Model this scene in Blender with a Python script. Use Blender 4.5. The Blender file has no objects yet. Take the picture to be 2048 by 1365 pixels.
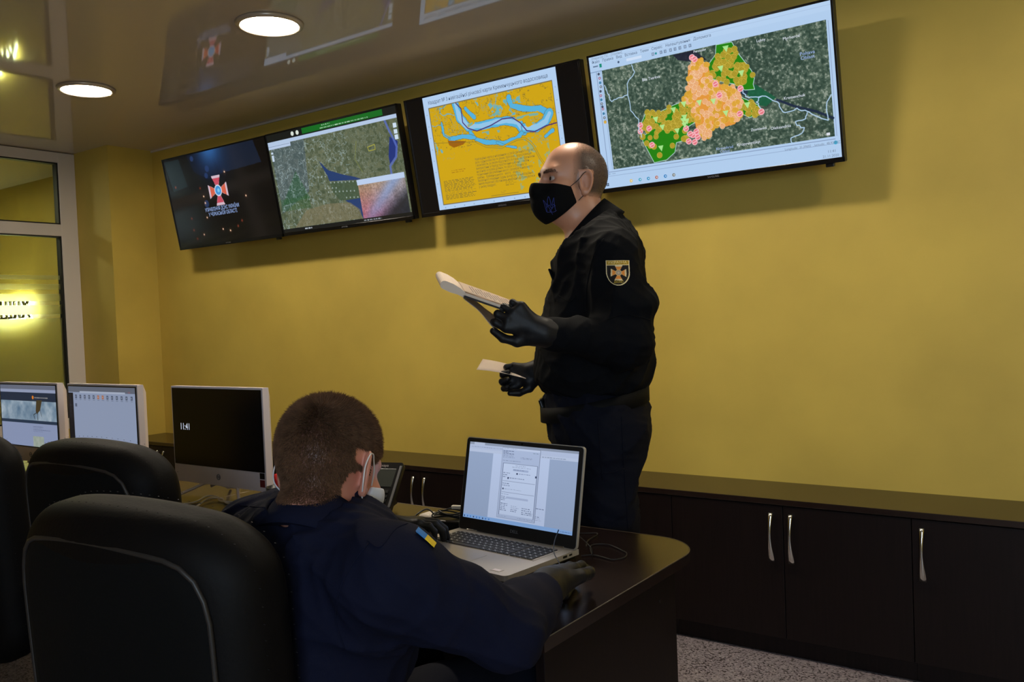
import bpy, bmesh, math, random
import numpy as np
from mathutils import Vector, Matrix
from mathutils.bvhtree import BVHTree

# ---------------------------------------------------------------- camera
FPX = 1724.0
CX, CY = 1024.0, 682.5
def _unit(v): return v / np.linalg.norm(v)
_dx = _unit(-np.array([-1376 - CX, 729 - CY, FPX]))
_dy = _unit(np.array([2260 - CX, 585 - CY, FPX])); _dy = _unit(_dy - _dx * _dx.dot(_dy))
_dz = np.cross(_dx, _dy)
if _dz[1] > 0: _dz = -_dz
WM = np.stack([_dx, _dy, _dz], 1)
EYE = np.array([0.0, 0.0, 1.30])
def A(u, v, d):
    """surveyed point: photo pixel and distance in metres -> room coordinates"""
    return EYE + WM.T @ np.array([(u - CX) / FPX * d, (v - CY) / FPX * d, d])
scene = bpy.context.scene
cam_d = bpy.data.cameras.new('camera'); cam = bpy.data.objects.new('camera', cam_d)
scene.collection.objects.link(cam); scene.camera = cam
_m = Matrix.Identity(4)
for i in range(3):
    _m[i][0] = WM[0][i]; _m[i][1] = -WM[1][i]; _m[i][2] = -WM[2][i]; _m[i][3] = EYE[i]
cam.matrix_world = _m
cam_d.sensor_width = 36; cam_d.lens = 36 * FPX / 2048; cam_d.clip_start = 0.02
# ---------------------------------------------------------------- light and exposure
LAMP_MAIN = 116.0      # emission of the ceiling downlights near the wall
LAMP_BACK = 1.5
WORLD = (0.66, 0.84, 1.06); WORLD_S = 9.0
scene.view_settings.view_transform = 'Standard'
scene.view_settings.look = 'None'; scene.view_settings.gamma = 1.0
scene.view_settings.exposure = 0.0
w = bpy.data.worlds.new('room_ambient'); scene.world = w; w.use_nodes = True
w.node_tree.nodes['Background'].inputs[0].default_value = (*WORLD, 1)
w.node_tree.nodes['Background'].inputs[1].default_value = WORLD_S
pl_d = bpy.data.lights.new('window_portal', 'AREA'); pl_d.shape = 'RECTANGLE'; pl_d.size = 1.9; pl_d.size_y = 1.35; pl_d.cycles.is_portal = True
pl = bpy.data.objects.new('window_portal', pl_d); scene.collection.objects.link(pl); pl.location = (1.15, -1.95, 1.52); pl.rotation_euler = (math.pi / 2, 0, 0)

# ---------------------------------------------------------------- helpers
COL = scene.collection
V = lambda *a: np.array(a, float)
def s2l(c):
    c = np.asarray(c, float); return np.where(c <= .04045, c / 12.92, ((c + .055) / 1.055) ** 2.4)
def rgb(r, g, b): return tuple(float(x) for x in s2l(np.array([r, g, b]) / 255.))
def mat(name, col, rough=.5, metal=0, spec=.5, emis=None, es=0, bump=None, attr=None, coat=0, sheen=0, vary=None):
    m = bpy.data.materials.new(name); m.use_nodes = True
    nt = m.node_tree; b = nt.nodes['Principled BSDF']
    b.inputs['Base Color'].default_value = (*col, 1); b.inputs['Roughness'].default_value = rough
    b.inputs['Metallic'].default_value = metal; b.inputs['Specular IOR Level'].default_value = spec
    b.inputs['Coat Weight'].default_value = coat; b.inputs['Sheen Weight'].default_value = sheen
    if emis: b.inputs['Emission Color'].default_value = (*emis, 1)
    b.inputs['Emission Strength'].default_value = es
    tc = nt.nodes.new('ShaderNodeTexCoord')
    if attr:
        a = nt.nodes.new('ShaderNodeAttribute'); a.attribute_name = 'Col'
        nt.links.new(a.outputs['Color'], b.inputs['Emission Color' if attr == 'emit' else 'Base Color'])
    if vary:
        sc, amt, stretch = vary
        mp = nt.nodes.new('ShaderNodeMapping'); mp.inputs['Scale'].default_value = stretch
        n = nt.nodes.new('ShaderNodeTexNoise'); n.inputs['Scale'].default_value = sc; n.inputs['Detail'].default_value = 5
        r = nt.nodes.new('ShaderNodeMapRange'); r.inputs[1].default_value = .3; r.inputs[2].default_value = .7
        r.inputs[3].default_value = 1 - amt; r.inputs[4].default_value = 1 + amt
        mx = nt.nodes.new('ShaderNodeVectorMath'); mx.operation = 'SCALE'; mx.inputs[0].default_value = col
        nt.links.new(tc.outputs['Object'], mp.inputs[0]); nt.links.new(mp.outputs[0], n.inputs['Vector'])
        nt.links.new(n.outputs[0], r.inputs[0]); nt.links.new(r.outputs[0], mx.inputs['Scale'])
        nt.links.new(mx.outputs[0], b.inputs['Base Color'])
    if bump:
        sc, st, dist = bump[:3]
        n = nt.nodes.new('ShaderNodeTexNoise'); n.inputs['Scale'].default_value = sc; n.inputs['Detail'].default_value = 4
        bp = nt.nodes.new('ShaderNodeBump'); bp.inputs['Strength'].default_value = st; bp.inputs['Distance'].default_value = dist
        nt.links.new(tc.outputs['Object'], n.inputs['Vector']); nt.links.new(n.outputs[0], bp.inputs['Height'])
        nt.links.new(bp.outputs[0], b.inputs['Normal'])
    return m
def tag(o, label=None, cat=None, group=None, kind=None):
    if label: o['label'] = label
    if cat: o['category'] = cat
    if group: o['group'] = group
    if kind: o['kind'] = kind
    return o
def empty(name, loc=(0, 0, 0), rz=0, **k):
    o = bpy.data.objects.new(name, None); o.location = loc; o.rotation_euler = (0, 0, rz)
    o.empty_display_size = .05; COL.objects.link(o); return tag(o, **k)
def obj(name, me, m, parent=None, smooth=False, **k):
    if isinstance(me, bmesh.types.BMesh):
        bm = me; me = bpy.data.meshes.new(name); bm.to_mesh(me); bm.free()
    o = bpy.data.objects.new(name, me); COL.objects.link(o)
    if not me.materials:
        for x in (m if isinstance(m, (list, tuple)) else [m]): me.materials.append(x)
    if smooth: me.polygons.foreach_set('use_smooth', [True] * len(me.polygons))
    if parent: o.parent = parent
    return tag(o, **k)
def raw(name, verts, faces):
    me = bpy.data.meshes.new(name); verts = np.asarray(verts, np.float32); faces = np.asarray(faces, np.int32)
    n = faces.shape[1]
    me.vertices.add(len(verts)); me.vertices.foreach_set('co', verts.ravel())
    me.loops.add(faces.size); me.loops.foreach_set('vertex_index', faces.ravel())
    me.polygons.add(len(faces)); me.polygons.foreach_set('loop_start', np.arange(0, faces.size, n, dtype=np.int32))
    me.update(calc_edges=True); return me
def setcol(me, cols):
    a = me.color_attributes.new('Col', 'FLOAT_COLOR', 'POINT')
    c = np.ones((len(me.vertices), 4), np.float32); c[:, :3] = cols; a.data.foreach_set('color', c.ravel())
BM = bmesh.new
def box(bm, c, s, bev=0, M=None, seg=2, mi=0):
    """box centred at c with full sizes s"""
    r = bmesh.ops.create_cube(bm, size=1)['verts']
    T = Matrix.Translation(Vector(c)) @ Matrix.Diagonal((*s, 1))
    if M is not None: T = M @ T
    bmesh.ops.transform(bm, matrix=T, verts=r)
    fs = {f for v in r for f in v.link_faces}
    for f in fs: f.material_index = mi
    if bev > 0:
        es = list({e for v in r for e in v.link_edges})
        rr = bmesh.ops.bevel(bm, geom=es, offset=bev, segments=seg, affect='EDGES', profile=.5)
        for f in rr['faces']: f.material_index = mi
    return bm
def tube(bm, pts, r, n=8, closed=False):
    P = [np.array(p, float) for p in pts]; N = len(P)
    rs = r if hasattr(r, '__len__') else [r] * N
    rings = []; up = None
    for i in range(N):
        a = P[(i - 1) % N if closed else max(i - 1, 0)]; b = P[(i + 1) % N if closed else min(i + 1, N - 1)]
        t = b - a; t = t / (np.linalg.norm(t) + 1e-9)
        if up is None: up = V(0, 0, 1) if abs(t[2]) < .9 else V(1, 0, 0)
        s = np.cross(t, up); s /= np.linalg.norm(s) + 1e-9; up = np.cross(s, t)
        rings.append([bm.verts.new(P[i] + rs[i] * (math.cos(q) * s + math.sin(q) * up)) for q in np.arange(n) * 2 * math.pi / n])
    for i in range(N if closed else N - 1):
        a, b = rings[i], rings[(i + 1) % N]
        for j in range(n): bm.faces.new((a[j], a[(j + 1) % n], b[(j + 1) % n], b[j])).smooth = True
    if not closed:
        bm.faces.new(rings[0][::-1]); bm.faces.new(rings[-1])
    return bm
def smoothpts(pts, k=6):
    P = [np.array(p, float) for p in pts]; out = []
    for i in range(len(P) - 1):
        p0 = P[max(i - 1, 0)]; p1 = P[i]; p2 = P[i + 1]; p3 = P[min(i + 2, len(P) - 1)]
        for j in range(k):
            t = j / k; out.append(.5 * ((2 * p1) + (p2 - p0) * t + (2 * p0 - 5 * p1 + 4 * p2 - p3) * t * t + (3 * p1 - p0 - 3 * p2 + p3) * t ** 3))
    out.append(P[-1]); return out
def lathe(bm, prof, c=(0, 0, 0), n=32):
    rings = []
    for r, z in prof:
        rings.append([bm.verts.new((c[0] + r * math.cos(a), c[1] + r * math.sin(a), c[2] + z)) for a in np.arange(n) * 2 * math.pi / n])
    for a, b in zip(rings, rings[1:]):
        for j in range(n): bm.faces.new((a[j], a[(j + 1) % n], b[(j + 1) % n], b[j])).smooth = True
    bm.faces.new(rings[0][::-1]); bm.faces.new(rings[-1]); return bm
def prism(bm, pts, z0, z1, M=None):
    lo = [bm.verts.new((x, y, z0)) for x, y in pts]; hi = [bm.verts.new((x, y, z1)) for x, y in pts]
    n = len(pts); bm.faces.new(lo[::-1]); bm.faces.new(hi)
    for i in range(n): bm.faces.new((lo[i], lo[(i + 1) % n], hi[(i + 1) % n], hi[i]))
    if M is not None: bmesh.ops.transform(bm, matrix=M, verts=lo + hi)
    return bm
def frameM(o, x, y, z):
    M = Matrix.Identity(4)
    for i in range(3): M[i][0] = x[i]; M[i][1] = y[i]; M[i][2] = z[i]; M[i][3] = o[i]
    return M
def text_into(bm, s, size, M, ext=0.0, align='CENTER', sx=1.0, mi=0):
    cu = bpy.data.curves.new('t', 'FONT'); cu.body = s; cu.size = size; cu.align_x = align; cu.align_y = 'CENTER'
    cu.extrude = ext; cu.resolution_u = 3
    o = bpy.data.objects.new('t', cu); COL.objects.link(o)
    me = bpy.data.meshes.new_from_object(o.evaluated_get(bpy.context.evaluated_depsgraph_get()))
    me.transform(M @ Matrix.Diagonal((sx, 1, 1, 1)))
    n0 = len(bm.faces); bm.from_mesh(me); bm.faces.ensure_lookup_table()
    for f in bm.faces[n0:]: f.material_index = mi
    bpy.data.objects.remove(o); bpy.data.meshes.remove(me); bpy.data.curves.remove(cu)
    return bm

# ---------------------------------------------------------------- implicit surfaces (for bodies, cloth, cushions)
def sdf_mesh(name, fn, lo, hi, h, B=12, lip=1.35):
    lo = np.array(lo, float); hi = np.array(hi, float)
    nb = np.ceil((hi - lo) / (h * B)).astype(int)
    g = np.stack(np.meshgrid(*[np.arange(n) for n in nb], indexing='ij'), -1).reshape(-1, 3)
    ce = lo + (g + .5) * h * B
    d = fn(ce); g = g[np.abs(d) < h * B * .87 * lip + .004]
    o = np.arange(B + 1); off = np.stack(np.meshgrid(o, o, o, indexing='ij'), -1).reshape(-1, 3)
    S = (nb * B + 8).astype(np.int64)
    cid = lambda I: (I[..., 0] * S[1] + I[..., 1]) * S[2] + I[..., 2]
    VK, VP, Q = [], [], []
    corners = np.array([[i, j, k] for i in (0, 1) for j in (0, 1) for k in (0, 1)])
    edges = [(a, b) for a in range(8) for b in range(a + 1, 8) if np.abs(corners[a] - corners[b]).sum() == 1]
    for c in range(0, len(g), 150):
        gb = g[c:c + 150]
        I = gb[:, None, :] * B + off[None]
        D = fn((lo + I * h).reshape(-1, 3)).reshape(-1, B + 1, B + 1, B + 1)
        s = D < 0
        cs = np.stack([s[:, i:i + B, j:j + B, k:k + B] for i, j, k in corners], -1)
        act = cs.any(-1) & ~cs.all(-1)
        b, i, j, k = np.nonzero(act)
        if len(b):
            base = np.stack([i, j, k], -1); dv = np.stack([D[b, i + q[0], j + q[1], k + q[2]] for q in corners], -1)
            acc = np.zeros((len(b), 3)); cnt = np.zeros(len(b))
            for a_, b_ in edges:
                da, db = dv[:, a_], dv[:, b_]; m = (da < 0) != (db < 0)
                t = np.where(m, da / np.where(m, da - db, 1), 0)
                acc += np.where(m[:, None], corners[a_] + t[:, None] * (corners[b_] - corners[a_]), 0); cnt += m
            ci = gb[b] * B + base
            VK.append(cid(ci + 1)); VP.append(lo + (ci + acc / cnt[:, None]) * h)
        for ax in range(3):
            sl1 = [slice(None), slice(0, B), slice(0, B), slice(0, B)]; sl2 = list(sl1); sl2[ax + 1] = slice(1, B + 1)
            sa = s[tuple(sl1)]; sb = s[tuple(sl2)]
            b, i, j, k = np.nonzero(sa != sb)
            if not len(b): continue
            ci = gb[b] * B + np.stack([i, j, k], -1) + 1
            u = np.zeros(3, int); u[(ax + 1) % 3] = 1; v = np.zeros(3, int); v[(ax + 2) % 3] = 1
            q = np.stack([cid(ci - u - v), cid(ci - v), cid(ci), cid(ci - u)], -1)
            flip = ~sa[b, i, j, k]
            q[flip] = q[flip][:, ::-1]; Q.append(q)
    VK = np.concatenate(VK); VP = np.concatenate(VP); Q = np.concatenate(Q)
    od = np.argsort(VK); VK = VK[od]; VP = VP[od]
    ix = np.searchsorted(VK, Q); ix = np.clip(ix, 0, len(VK) - 1)
    ok = (VK[ix] == Q).all(1); ix = ix[ok]
    me = raw(name, VP, ix); me.polygons.foreach_set('use_smooth', [True] * len(me.polygons))
    return me
def smin(a, b, k):
    if k <= 0: return np.minimum(a, b)
    h = np.maximum(k - np.abs(a - b), 0) / k
    return np.minimum(a, b) - h * h * k * .25
def smax(a, b, k): return -smin(-a, -b, k)
def cap(P, a, b, ra, rb):
    a = np.asarray(a, float); b = np.asarray(b, float); ab = b - a
    t = np.clip((P - a) @ ab / (ab @ ab), 0, 1)
    return np.linalg.norm(P - a - t[:, None] * ab, axis=1) - (ra + (rb - ra) * t)
def ell(P, c, r, R=None):
    q = P - np.asarray(c, float)
    if R is not None: q = q @ R          # R columns = local axes
    r = np.asarray(r, float)
    k0 = np.linalg.norm(q / r, axis=1); k1 = np.linalg.norm(q / (r * r), axis=1)
    return k0 * (k0 - 1) / np.maximum(k1, 1e-9)
def union(P, prims):
    d = None
    for p in prims:
        k = p[-1]
        e = cap(P, *p[1:5]) if p[0] == 'c' else ell(P, p[1], p[2], p[3])
        d = e if d is None else smin(d, e, k)
    return d
def grow(prims, r):
    out = []
    for p in prims:
        if p[0] == 'c': out.append(('c', p[1], p[2], p[3] + r, p[4] + r, p[5]))
        else: out.append(('e', p[1], np.asarray(p[2]) + r, p[3], p[4]))
    return out
def folds(P, seed, f, amp, squash=(1, 1, 1)):
    rn = np.random.RandomState(seed); q = P * np.array(squash); o = 0
    for i in range(4):
        k = rn.normal(size=3); k /= np.linalg.norm(k); k2 = rn.normal(size=3)
        o = o + np.sin(q @ k * f * (1 + .45 * i) + rn.rand() * 6 + 1.6 * np.sin(q @ k2 * f * .35 + rn.rand() * 6)) / (1 + .5 * i)
    o = o / 2.2
    return amp * (np.sign(o) * np.abs(o) ** 1.3)
def creases(P, seed, f, amp, axis=None):
    """sharp cloth creases"""
    rn = np.random.RandomState(seed); o = 0
    for i in range(3):
        k = rn.normal(size=3)
        if axis is not None: k = k * .6 + np.asarray(axis) * (1.2 if rn.rand() < .5 else -1.2)
        k /= np.linalg.norm(k); k2 = rn.normal(size=3); k3 = rn.normal(size=3)
        ph = P @ k * f * (1 + .37 * i) + 2.2 * np.sin(P @ k2 * f * .23 + rn.rand() * 6)
        gate = np.clip(np.sin(P @ k3 * f * .25 + rn.rand() * 6) + .35, 0, 1)
        o = o + gate * (1 - np.abs(np.sin(ph)) ** .6 * 1.5)
    return -amp * o
def bvh_of(me):
    n = len(me.vertices); co = np.empty(n * 3, np.float32); me.vertices.foreach_get('co', co)
    return BVHTree.FromPolygons([tuple(c) for c in co.reshape(-1, 3)], [tuple(p.vertices) for p in me.polygons])
def cast(bvh, p, d):
    h = bvh.ray_cast(Vector(p), Vector(d).normalized())
    return h
def meas(bvh, u, v):
    """where the surface lies along one surveyed sight line"""
    h = bvh.ray_cast(Vector(EYE), Vector(A(u, v, 1) - EYE).normalized())
    return None if h[0] is None else (np.array(h[0]), np.array(h[1]))

# ---------------------------------------------------------------- materials
M = {}
M['wall'] = mat('yellow_plaster', rgb(204, 177, 80), .62, vary=(2.2, .10, (1, 1, 1)), bump=(22, .22, .004))
M['ceil'] = mat('gloss_ceiling', rgb(206, 196, 184), .05, spec=.32)
M['pvc'] = mat('white_pvc', rgb(224, 214, 206), .35)
M['gasket'] = mat('black_gasket', (.01, .01, .01), .6)
M['wenge'] = mat('dark_wenge_laminate', rgb(22, 13, 12), .45, spec=.22, vary=(9, .28, (14, 14, .6)))
M['wenge_top'] = mat('dark_wenge_top', rgb(34, 22, 18), .26, spec=.7, vary=(9, .2, (.8, 12, 12)))
M['edge'] = mat('worn_edge_band', rgb(96, 80, 62), .35)
M['chrome'] = mat('chrome', (.75, .74, .72), .16, 1)
M['leather'] = mat('black_leather', rgb(13, 11, 11), .6, spec=.14, bump=(160, .25, .0015))
M['leather_in'] = mat('black_back_cloth', rgb(5, 5, 5), .85, spec=.2, bump=(200, .3, .001))
M['piping'] = mat('leather_piping', rgb(44, 40, 38), .45, spec=.5)
M['blackp'] = mat('black_plastic', (.008, .008, .009), .32)
M['bezel'] = mat('gloss_black_bezel', (.005, .005, .006), .2)
M['whitep'] = mat('white_plastic', rgb(226, 214, 216), .4)
M['silver'] = mat('silver_plastic', rgb(190, 182, 172), .38, .25)
M['grey'] = mat('grey_print', rgb(120, 120, 124), .5)
M['key'] = mat('dark_keycap', rgb(34, 33, 36), .5)
M['keyw'] = mat('key_legend', rgb(200, 200, 205), .5)
M['skin'] = mat('skin', (.5, .3, .2), .42, attr='base', bump=(260, .12, .001))
M['shirt'] = mat('black_shirt_cloth', rgb(11, 12, 16), .85, spec=.12, bump=(420, .3, .001))
M['navy'] = mat('navy_cloth', rgb(19, 22, 42), .85, spec=.12, bump=(420, .3, .001))
M['trou'] = mat('navy_trouser_cloth', rgb(15, 17, 28), .85, spec=.12, bump=(420, .3, .001))
M['glove'] = mat('black_nitrile', rgb(22, 21, 23), .5, spec=.3, bump=(60, .4, .002))
M['maskb'] = mat('black_mask_cloth', rgb(8, 8, 10), .85, spec=.15, bump=(500, .3, .001))
M['maskw'] = mat('pale_blue_mask', rgb(214, 220, 238), .8)
M['cord'] = mat('white_elastic', rgb(230, 225, 225), .7)
M['belt'] = mat('black_belt', rgb(11, 11, 12), .7, spec=.15)
M['paper'] = mat('white_paper', rgb(232, 214, 196), .7)
def thin_paper():
    m = bpy.data.materials.new('thin_white_paper'); m.use_nodes = True; nt = m.node_tree; b = nt.nodes['Principled BSDF']
    b.inputs['Base Color'].default_value = (*rgb(238, 222, 206), 1); b.inputs['Roughness'].default_value = .7
    t = nt.nodes.new('ShaderNodeBsdfTranslucent'); t.inputs[0].default_value = (*rgb(240, 228, 214), 1)
    x = nt.nodes.new('ShaderNodeMixShader'); x.inputs[0].default_value = .5
    nt.links.new(b.outputs[0], x.inputs[1]); nt.links.new(t.outputs[0], x.inputs[2]); nt.links.new(x.outputs[0], nt.nodes['Material Output'].inputs[0]); return m
M['thin'] = thin_paper()
M['ink'] = mat('ink_print', rgb(120, 110, 112), .7)
M['cover'] = mat('navy_folder_cover', rgb(24, 24, 38), .35)
M['blue'] = mat('blue_thread', rgb(52, 66, 150), .8)
M['skyblue'] = mat('blue_cloth', rgb(20, 120, 205), .7)
M['yellow'] = mat('yellow_cloth', rgb(240, 208, 30), .7)
M['gold'] = mat('gold_thread', rgb(255, 236, 170), .7)
M['goldy'] = mat('yellow_thread', rgb(250, 210, 60), .7)
M['orange'] = mat('orange_thread', rgb(226, 132, 52), .7)
M['patchbg'] = mat('patch_ground', rgb(26, 16, 12), .9)
M['red'] = mat('red_plastic', rgb(250, 52, 48), .4)
M['wcable'] = mat('white_cable', rgb(228, 218, 208), .45)
M['bcable'] = mat('black_cable', rgb(22, 22, 22), .45)
M['eye'] = mat('eye_white', rgb(178, 158, 148), .3)
M['iris'] = mat('dark_iris', rgb(40, 26, 20), .15)
M['hair_b'] = mat('brown_hair', rgb(104, 76, 56), .8, spec=.15, vary=(60, .3, (1, 1, 1)))
M['hair_s'] = mat('shaved_stubble', rgb(84, 70, 60), .6)
M['lampring'] = mat('satin_lamp_rim', rgb(200, 186, 168), .3, .4)
def emis(name, col, s): return mat(name, (0, 0, 0), .5, emis=col, es=s)
M['lampA'] = emis('lit_diffuser', (1, .88, .70), LAMP_MAIN)
M['lampC'] = emis('lit_diffuser_far', (1, .88, .70), LAMP_MAIN * .55)
M['lampB'] = emis('dim_lit_diffuser', (1, .88, .72), LAMP_BACK)
M['halo'] = emis('warm_white_led', (1, .98, .62), 55)
M['txw'] = emis('screen_white', rgb(220, 228, 240), 1.0)
M['txb'] = emis('screen_pale_blue', rgb(150, 175, 225), 1.0)
M['txk'] = emis('screen_ink', rgb(60, 80, 110), 1.0)
M['txd'] = emis('screen_dark_ink', rgb(112, 102, 48), 1.0)
M['txg'] = emis('screen_grey_ink', rgb(112, 128, 150), 1.0)
# terrazzo-like floor
def floor_mat():
    m = mat('speckled_grey_vinyl', rgb(128, 120, 126), .4)
    nt = m.node_tree; b = nt.nodes['Principled BSDF']
    tc = nt.nodes.new('ShaderNodeTexCoord'); v = nt.nodes.new('ShaderNodeTexVoronoi'); v.inputs['Scale'].default_value = 170
    r = nt.nodes.new('ShaderNodeValToRGB'); r.color_ramp.interpolation = 'CONSTANT'
    r.color_ramp.elements[0].color = (*rgb(66, 58, 60), 1); r.color_ramp.elements[1].position = .22
    r.color_ramp.elements[1].color = (*rgb(138, 129, 134), 1)
    e = r.color_ramp.elements.new(.75); e.color = (*rgb(162, 153, 157), 1)
    sp = nt.nodes.new('ShaderNodeSeparateColor')
    nt.links.new(tc.outputs['Object'], v.inputs['Vector']); nt.links.new(v.outputs['Color'], sp.inputs[0])
    nt.links.new(sp.outputs[0], r.inputs[0]); nt.links.new(r.outputs[0], b.inputs['Base Color']); return m
M['floor'] = floor_mat()
def glass_mat(name, frosted):
    m = bpy.data.materials.new(name); m.use_nodes = True; nt = m.node_tree
    nt.nodes.remove(nt.nodes['Principled BSDF']); out = nt.nodes['Material Output']
    tr = nt.nodes.new('ShaderNodeBsdfTransparent'); gl = nt.nodes.new('ShaderNodeBsdfGlossy'); gl.inputs['Roughness'].default_value = .02
    mx = nt.nodes.new('ShaderNodeMixShader'); fr = nt.nodes.new('ShaderNodeFresnel'); fr.inputs[0].default_value = 1.45
    nt.links.new(fr.outputs[0], mx.inputs[0]); nt.links.new(gl.outputs[0], mx.inputs[2])
    if frosted:
        tl = nt.nodes.new('ShaderNodeBsdfTranslucent'); tl.inputs[0].default_value = (.95, .93, .70, 1)
        rf = nt.nodes.new('ShaderNodeBsdfRefraction'); rf.inputs['Color'].default_value = (.97, .98, .90, 1)
        rf.inputs['Roughness'].default_value = .34; rf.inputs['IOR'].default_value = 1.25
        m2 = nt.nodes.new('ShaderNodeMixShader'); m2.inputs[0].default_value = .18
        nt.links.new(rf.outputs[0], m2.inputs[1]); nt.links.new(tl.outputs[0], m2.inputs[2]); nt.links.new(m2.outputs[0], mx.inputs[1])
    else:
        tr.inputs[0].default_value = (.84, .92, .80, 1); nt.links.new(tr.outputs[0], mx.inputs[1])
    nt.links.new(mx.outputs[0], out.inputs[0]); return m
M['glass'] = glass_mat('clear_glass', False); M['frost'] = glass_mat('frosted_film', True)
CHAIR1 = (-1.215, .700, math.radians(4), 1.07, -.10)
CHAIR2 = (-2.075, 1.10, math.radians(3), 1.06, -.10)
CHAIR3 = (-2.75, 1.06, math.radians(3), 1.06, -.10)
# ================================================================ the room
H_C = 2.533; YW = 3.422; XP = -5.441; YP = 3.105; XW = -5.86
def wallbox(name, x0, x1, y0, y1, z0, z1, m='wall'):
    bm = BM(); box(bm, ((x0 + x1) / 2, (y0 + y1) / 2, (z0 + z1) / 2), (x1 - x0, y1 - y0, z1 - z0))
    return obj(name, bm, M[m], kind='structure')
wallbox('wall_back', XP, 2.2, YW, YW + .12, 0, H_C)
wallbox('wall_pier', XW - .04, XP, YP, YW + .12, 0, H_C)
wallbox('wall_left', XW - .08, XW, -1.9, YP, 0, .66)
wallbox('wall_left_rear', XW - .08, XW, -1.9, .55, .66, H_C)
wallbox('wall_corridor', -9.6, XW - .04, YW, YW + .12, 0, H_C)
wallbox('wall_corridor_end', -9.72, -9.6, -1.9, YW + .12, 0, H_C)
wallbox('wall_right', 2.2, 2.3, -1.9, YW + .12, 0, H_C)
wallbox('wall_rear', -9.7, .2, -2.0, -1.9, 0, H_C)
wallbox('wall_rear_corner', 2.1, 2.3, -2.0, -1.9, 0, H_C)
wallbox('wall_rear_sill', .2, 2.1, -2.0, -1.9, 0, .85)
wallbox('wall_rear_head', .2, 2.1, -2.0, -1.9, 2.2, H_C)
rw = empty('window_2', (1.15, -1.95, .85), kind='structure')
bm = BM()
for c, s_ in (((-.925, 0, .675), (.05, .07, 1.35)), ((.925, 0, .675), (.05, .07, 1.35)), ((0, 0, .675), (.05, .07, 1.3)), ((0, 0, .03), (1.8, .07, .06)), ((0, 0, 1.32), (1.8, .07, .06))): box(bm, c, s_, .004)
obj('frame', bm, M['pvc'], rw)
wallbox('floor', -9.7, 2.3, -1.9, YW + .12, -.08, 0, 'floor')
wallbox('ceiling', -9.7, 2.3, -1.9, YW + .12, H_C, H_C + .08, 'ceil')
# ceiling edge bead where the stretched ceiling meets the wall
bm = BM(); box(bm, ((XP + 2.2) / 2, YW - .004, H_C - .006), (2.2 - XP, .008, .012))
obj('trim_back', bm, M['ceil'], kind='structure')
# ---- glazed partition
win = empty('window_1', (XW, 1.85, 0), kind='structure')
def wl(x, y, z): return (x, y - 1.85, z)
bm = BM()
FY0, FY1 = .60, YP
for z0, z1 in ((2.459, 2.528), (1.964, 2.044), (.655, .731)):
    box(bm, wl(-.035, (FY0 + FY1) / 2, (z0 + z1) / 2), (.07, FY1 - FY0, z1 - z0), .004)
for y0, y1 in ((2.99, FY1), (1.80, 1.90), (FY0, FY0 + .1)):
    box(bm, wl(-.035, (y0 + y1) / 2, 1.59), (.072, y1 - y0, 1.876), .004)
fr = obj('frame', bm, M['pvc'], win)
bm = BM()
for y0, y1 in ((1.9, 2.99), (.7, 1.8)):
    for z0, z1 in ((2.044, 2.459), (.731, 1.964)):
        for c, s in (((-.03, y0 + .005, (z0 + z1) / 2), (.05, .01, z1 - z0)), ((-.03, y1 - .005, (z0 + z1) / 2), (.05, .01, z1 - z0)),
                     ((-.03, (y0 + y1) / 2, z0 + .004), (.05, y1 - y0, .008)), ((-.03, (y0 + y1) / 2, z1 - .004), (.05, y1 - y0, .008))):
            box(bm, wl(*c), s)
obj('gasket', bm, M['gasket'], win)
for y0, y1 in ((1.9, 2.99), (.7, 1.8)):
    for z0, z1 in ((2.044, 2.459), (.731, 1.964)):
        bm = BM(); box(bm, wl(-.035, (y0 + y1) / 2, (z0 + z1) / 2), (.006, y1 - y0, z1 - z0)); obj('pane', bm, M['glass'], win)
    bm = BM()
    for z0, z1 in ((1.672, 1.700), (1.605, 1.643), (1.528, 1.576), (1.440, 1.502), (.735, 1.413)):
        box(bm, wl(-.0305, (y0 + y1) / 2, (z0 + z1) / 2), (.0012, y1 - y0 - .02, z1 - z0))
    obj('frosted_film', bm, M['frost'], win, label='milky film stripes with a solid band below')
# ---- halo-lit letters on the corridor wall
sign = empty('wall_sign', (-7.9, YW, 1.51), label='dark capital letters glowing from behind on the corridor wall beyond the glass', cat='sign')
word = 'СИТУАЦІЯХ'; adv = [.15, .17, .14, .14, .15, .17, .075, .145, .14]
xr = .72
for ch, a in list(zip(word, adv))[::-1]:
    bm = BM(); Mx = frameM((xr - a / 2, -.045, 0), (1, 0, 0), (0, 0, 1), (0, -1, 0))
    text_into(bm, ch, .215, Mx, ext=.008)
    obj('letter', bm, M['blackp'], sign)
    bm = BM(); Mx = frameM((xr - a / 2, -.030, 0), (1, 0, 0), (0, 0, 1), (0, -1, 0)); text_into(bm, ch, .235, Mx, ext=.004)
    obj('led_backing', bm, M['halo'], sign)
    xr -= a
# ---- ceiling downlights
def downlight(x, y, m, label):
    e = empty('ceiling_downlight', (x, y, H_C), label=label, cat='ceiling light', group='round ceiling downlights')
    bm = BM(); lathe(bm, [(.112, -.001), (.114, -.012), (.122, -.016), (.132, -.012), (.137, -.001)], n=48); obj('rim', bm, M['lampring'], e)
    bm = BM(); lathe(bm, [(.112, -.004), (.113, -.009)], n=48); obj('diffuser', bm, m, e)
    return e
downlight(-2.828, 2.333, M['lampA'], 'lit round white ceiling downlight above the middle monitors, larger of the two seen')
downlight(-4.252, 2.333, M['lampA'], 'lit round white ceiling downlight near the glazed partition')
downlight(-1.404, 2.333, M['lampA'], 'lit round ceiling downlight above the standing man, beyond the top edge')
downlight(.02, 2.333, M['lampC'], 'lit round ceiling downlight over the right-hand cupboards, outside the picture')
downlight(-2.828, .9, M['lampB'], 'dim round ceiling downlight above the row of desk chairs')
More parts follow.
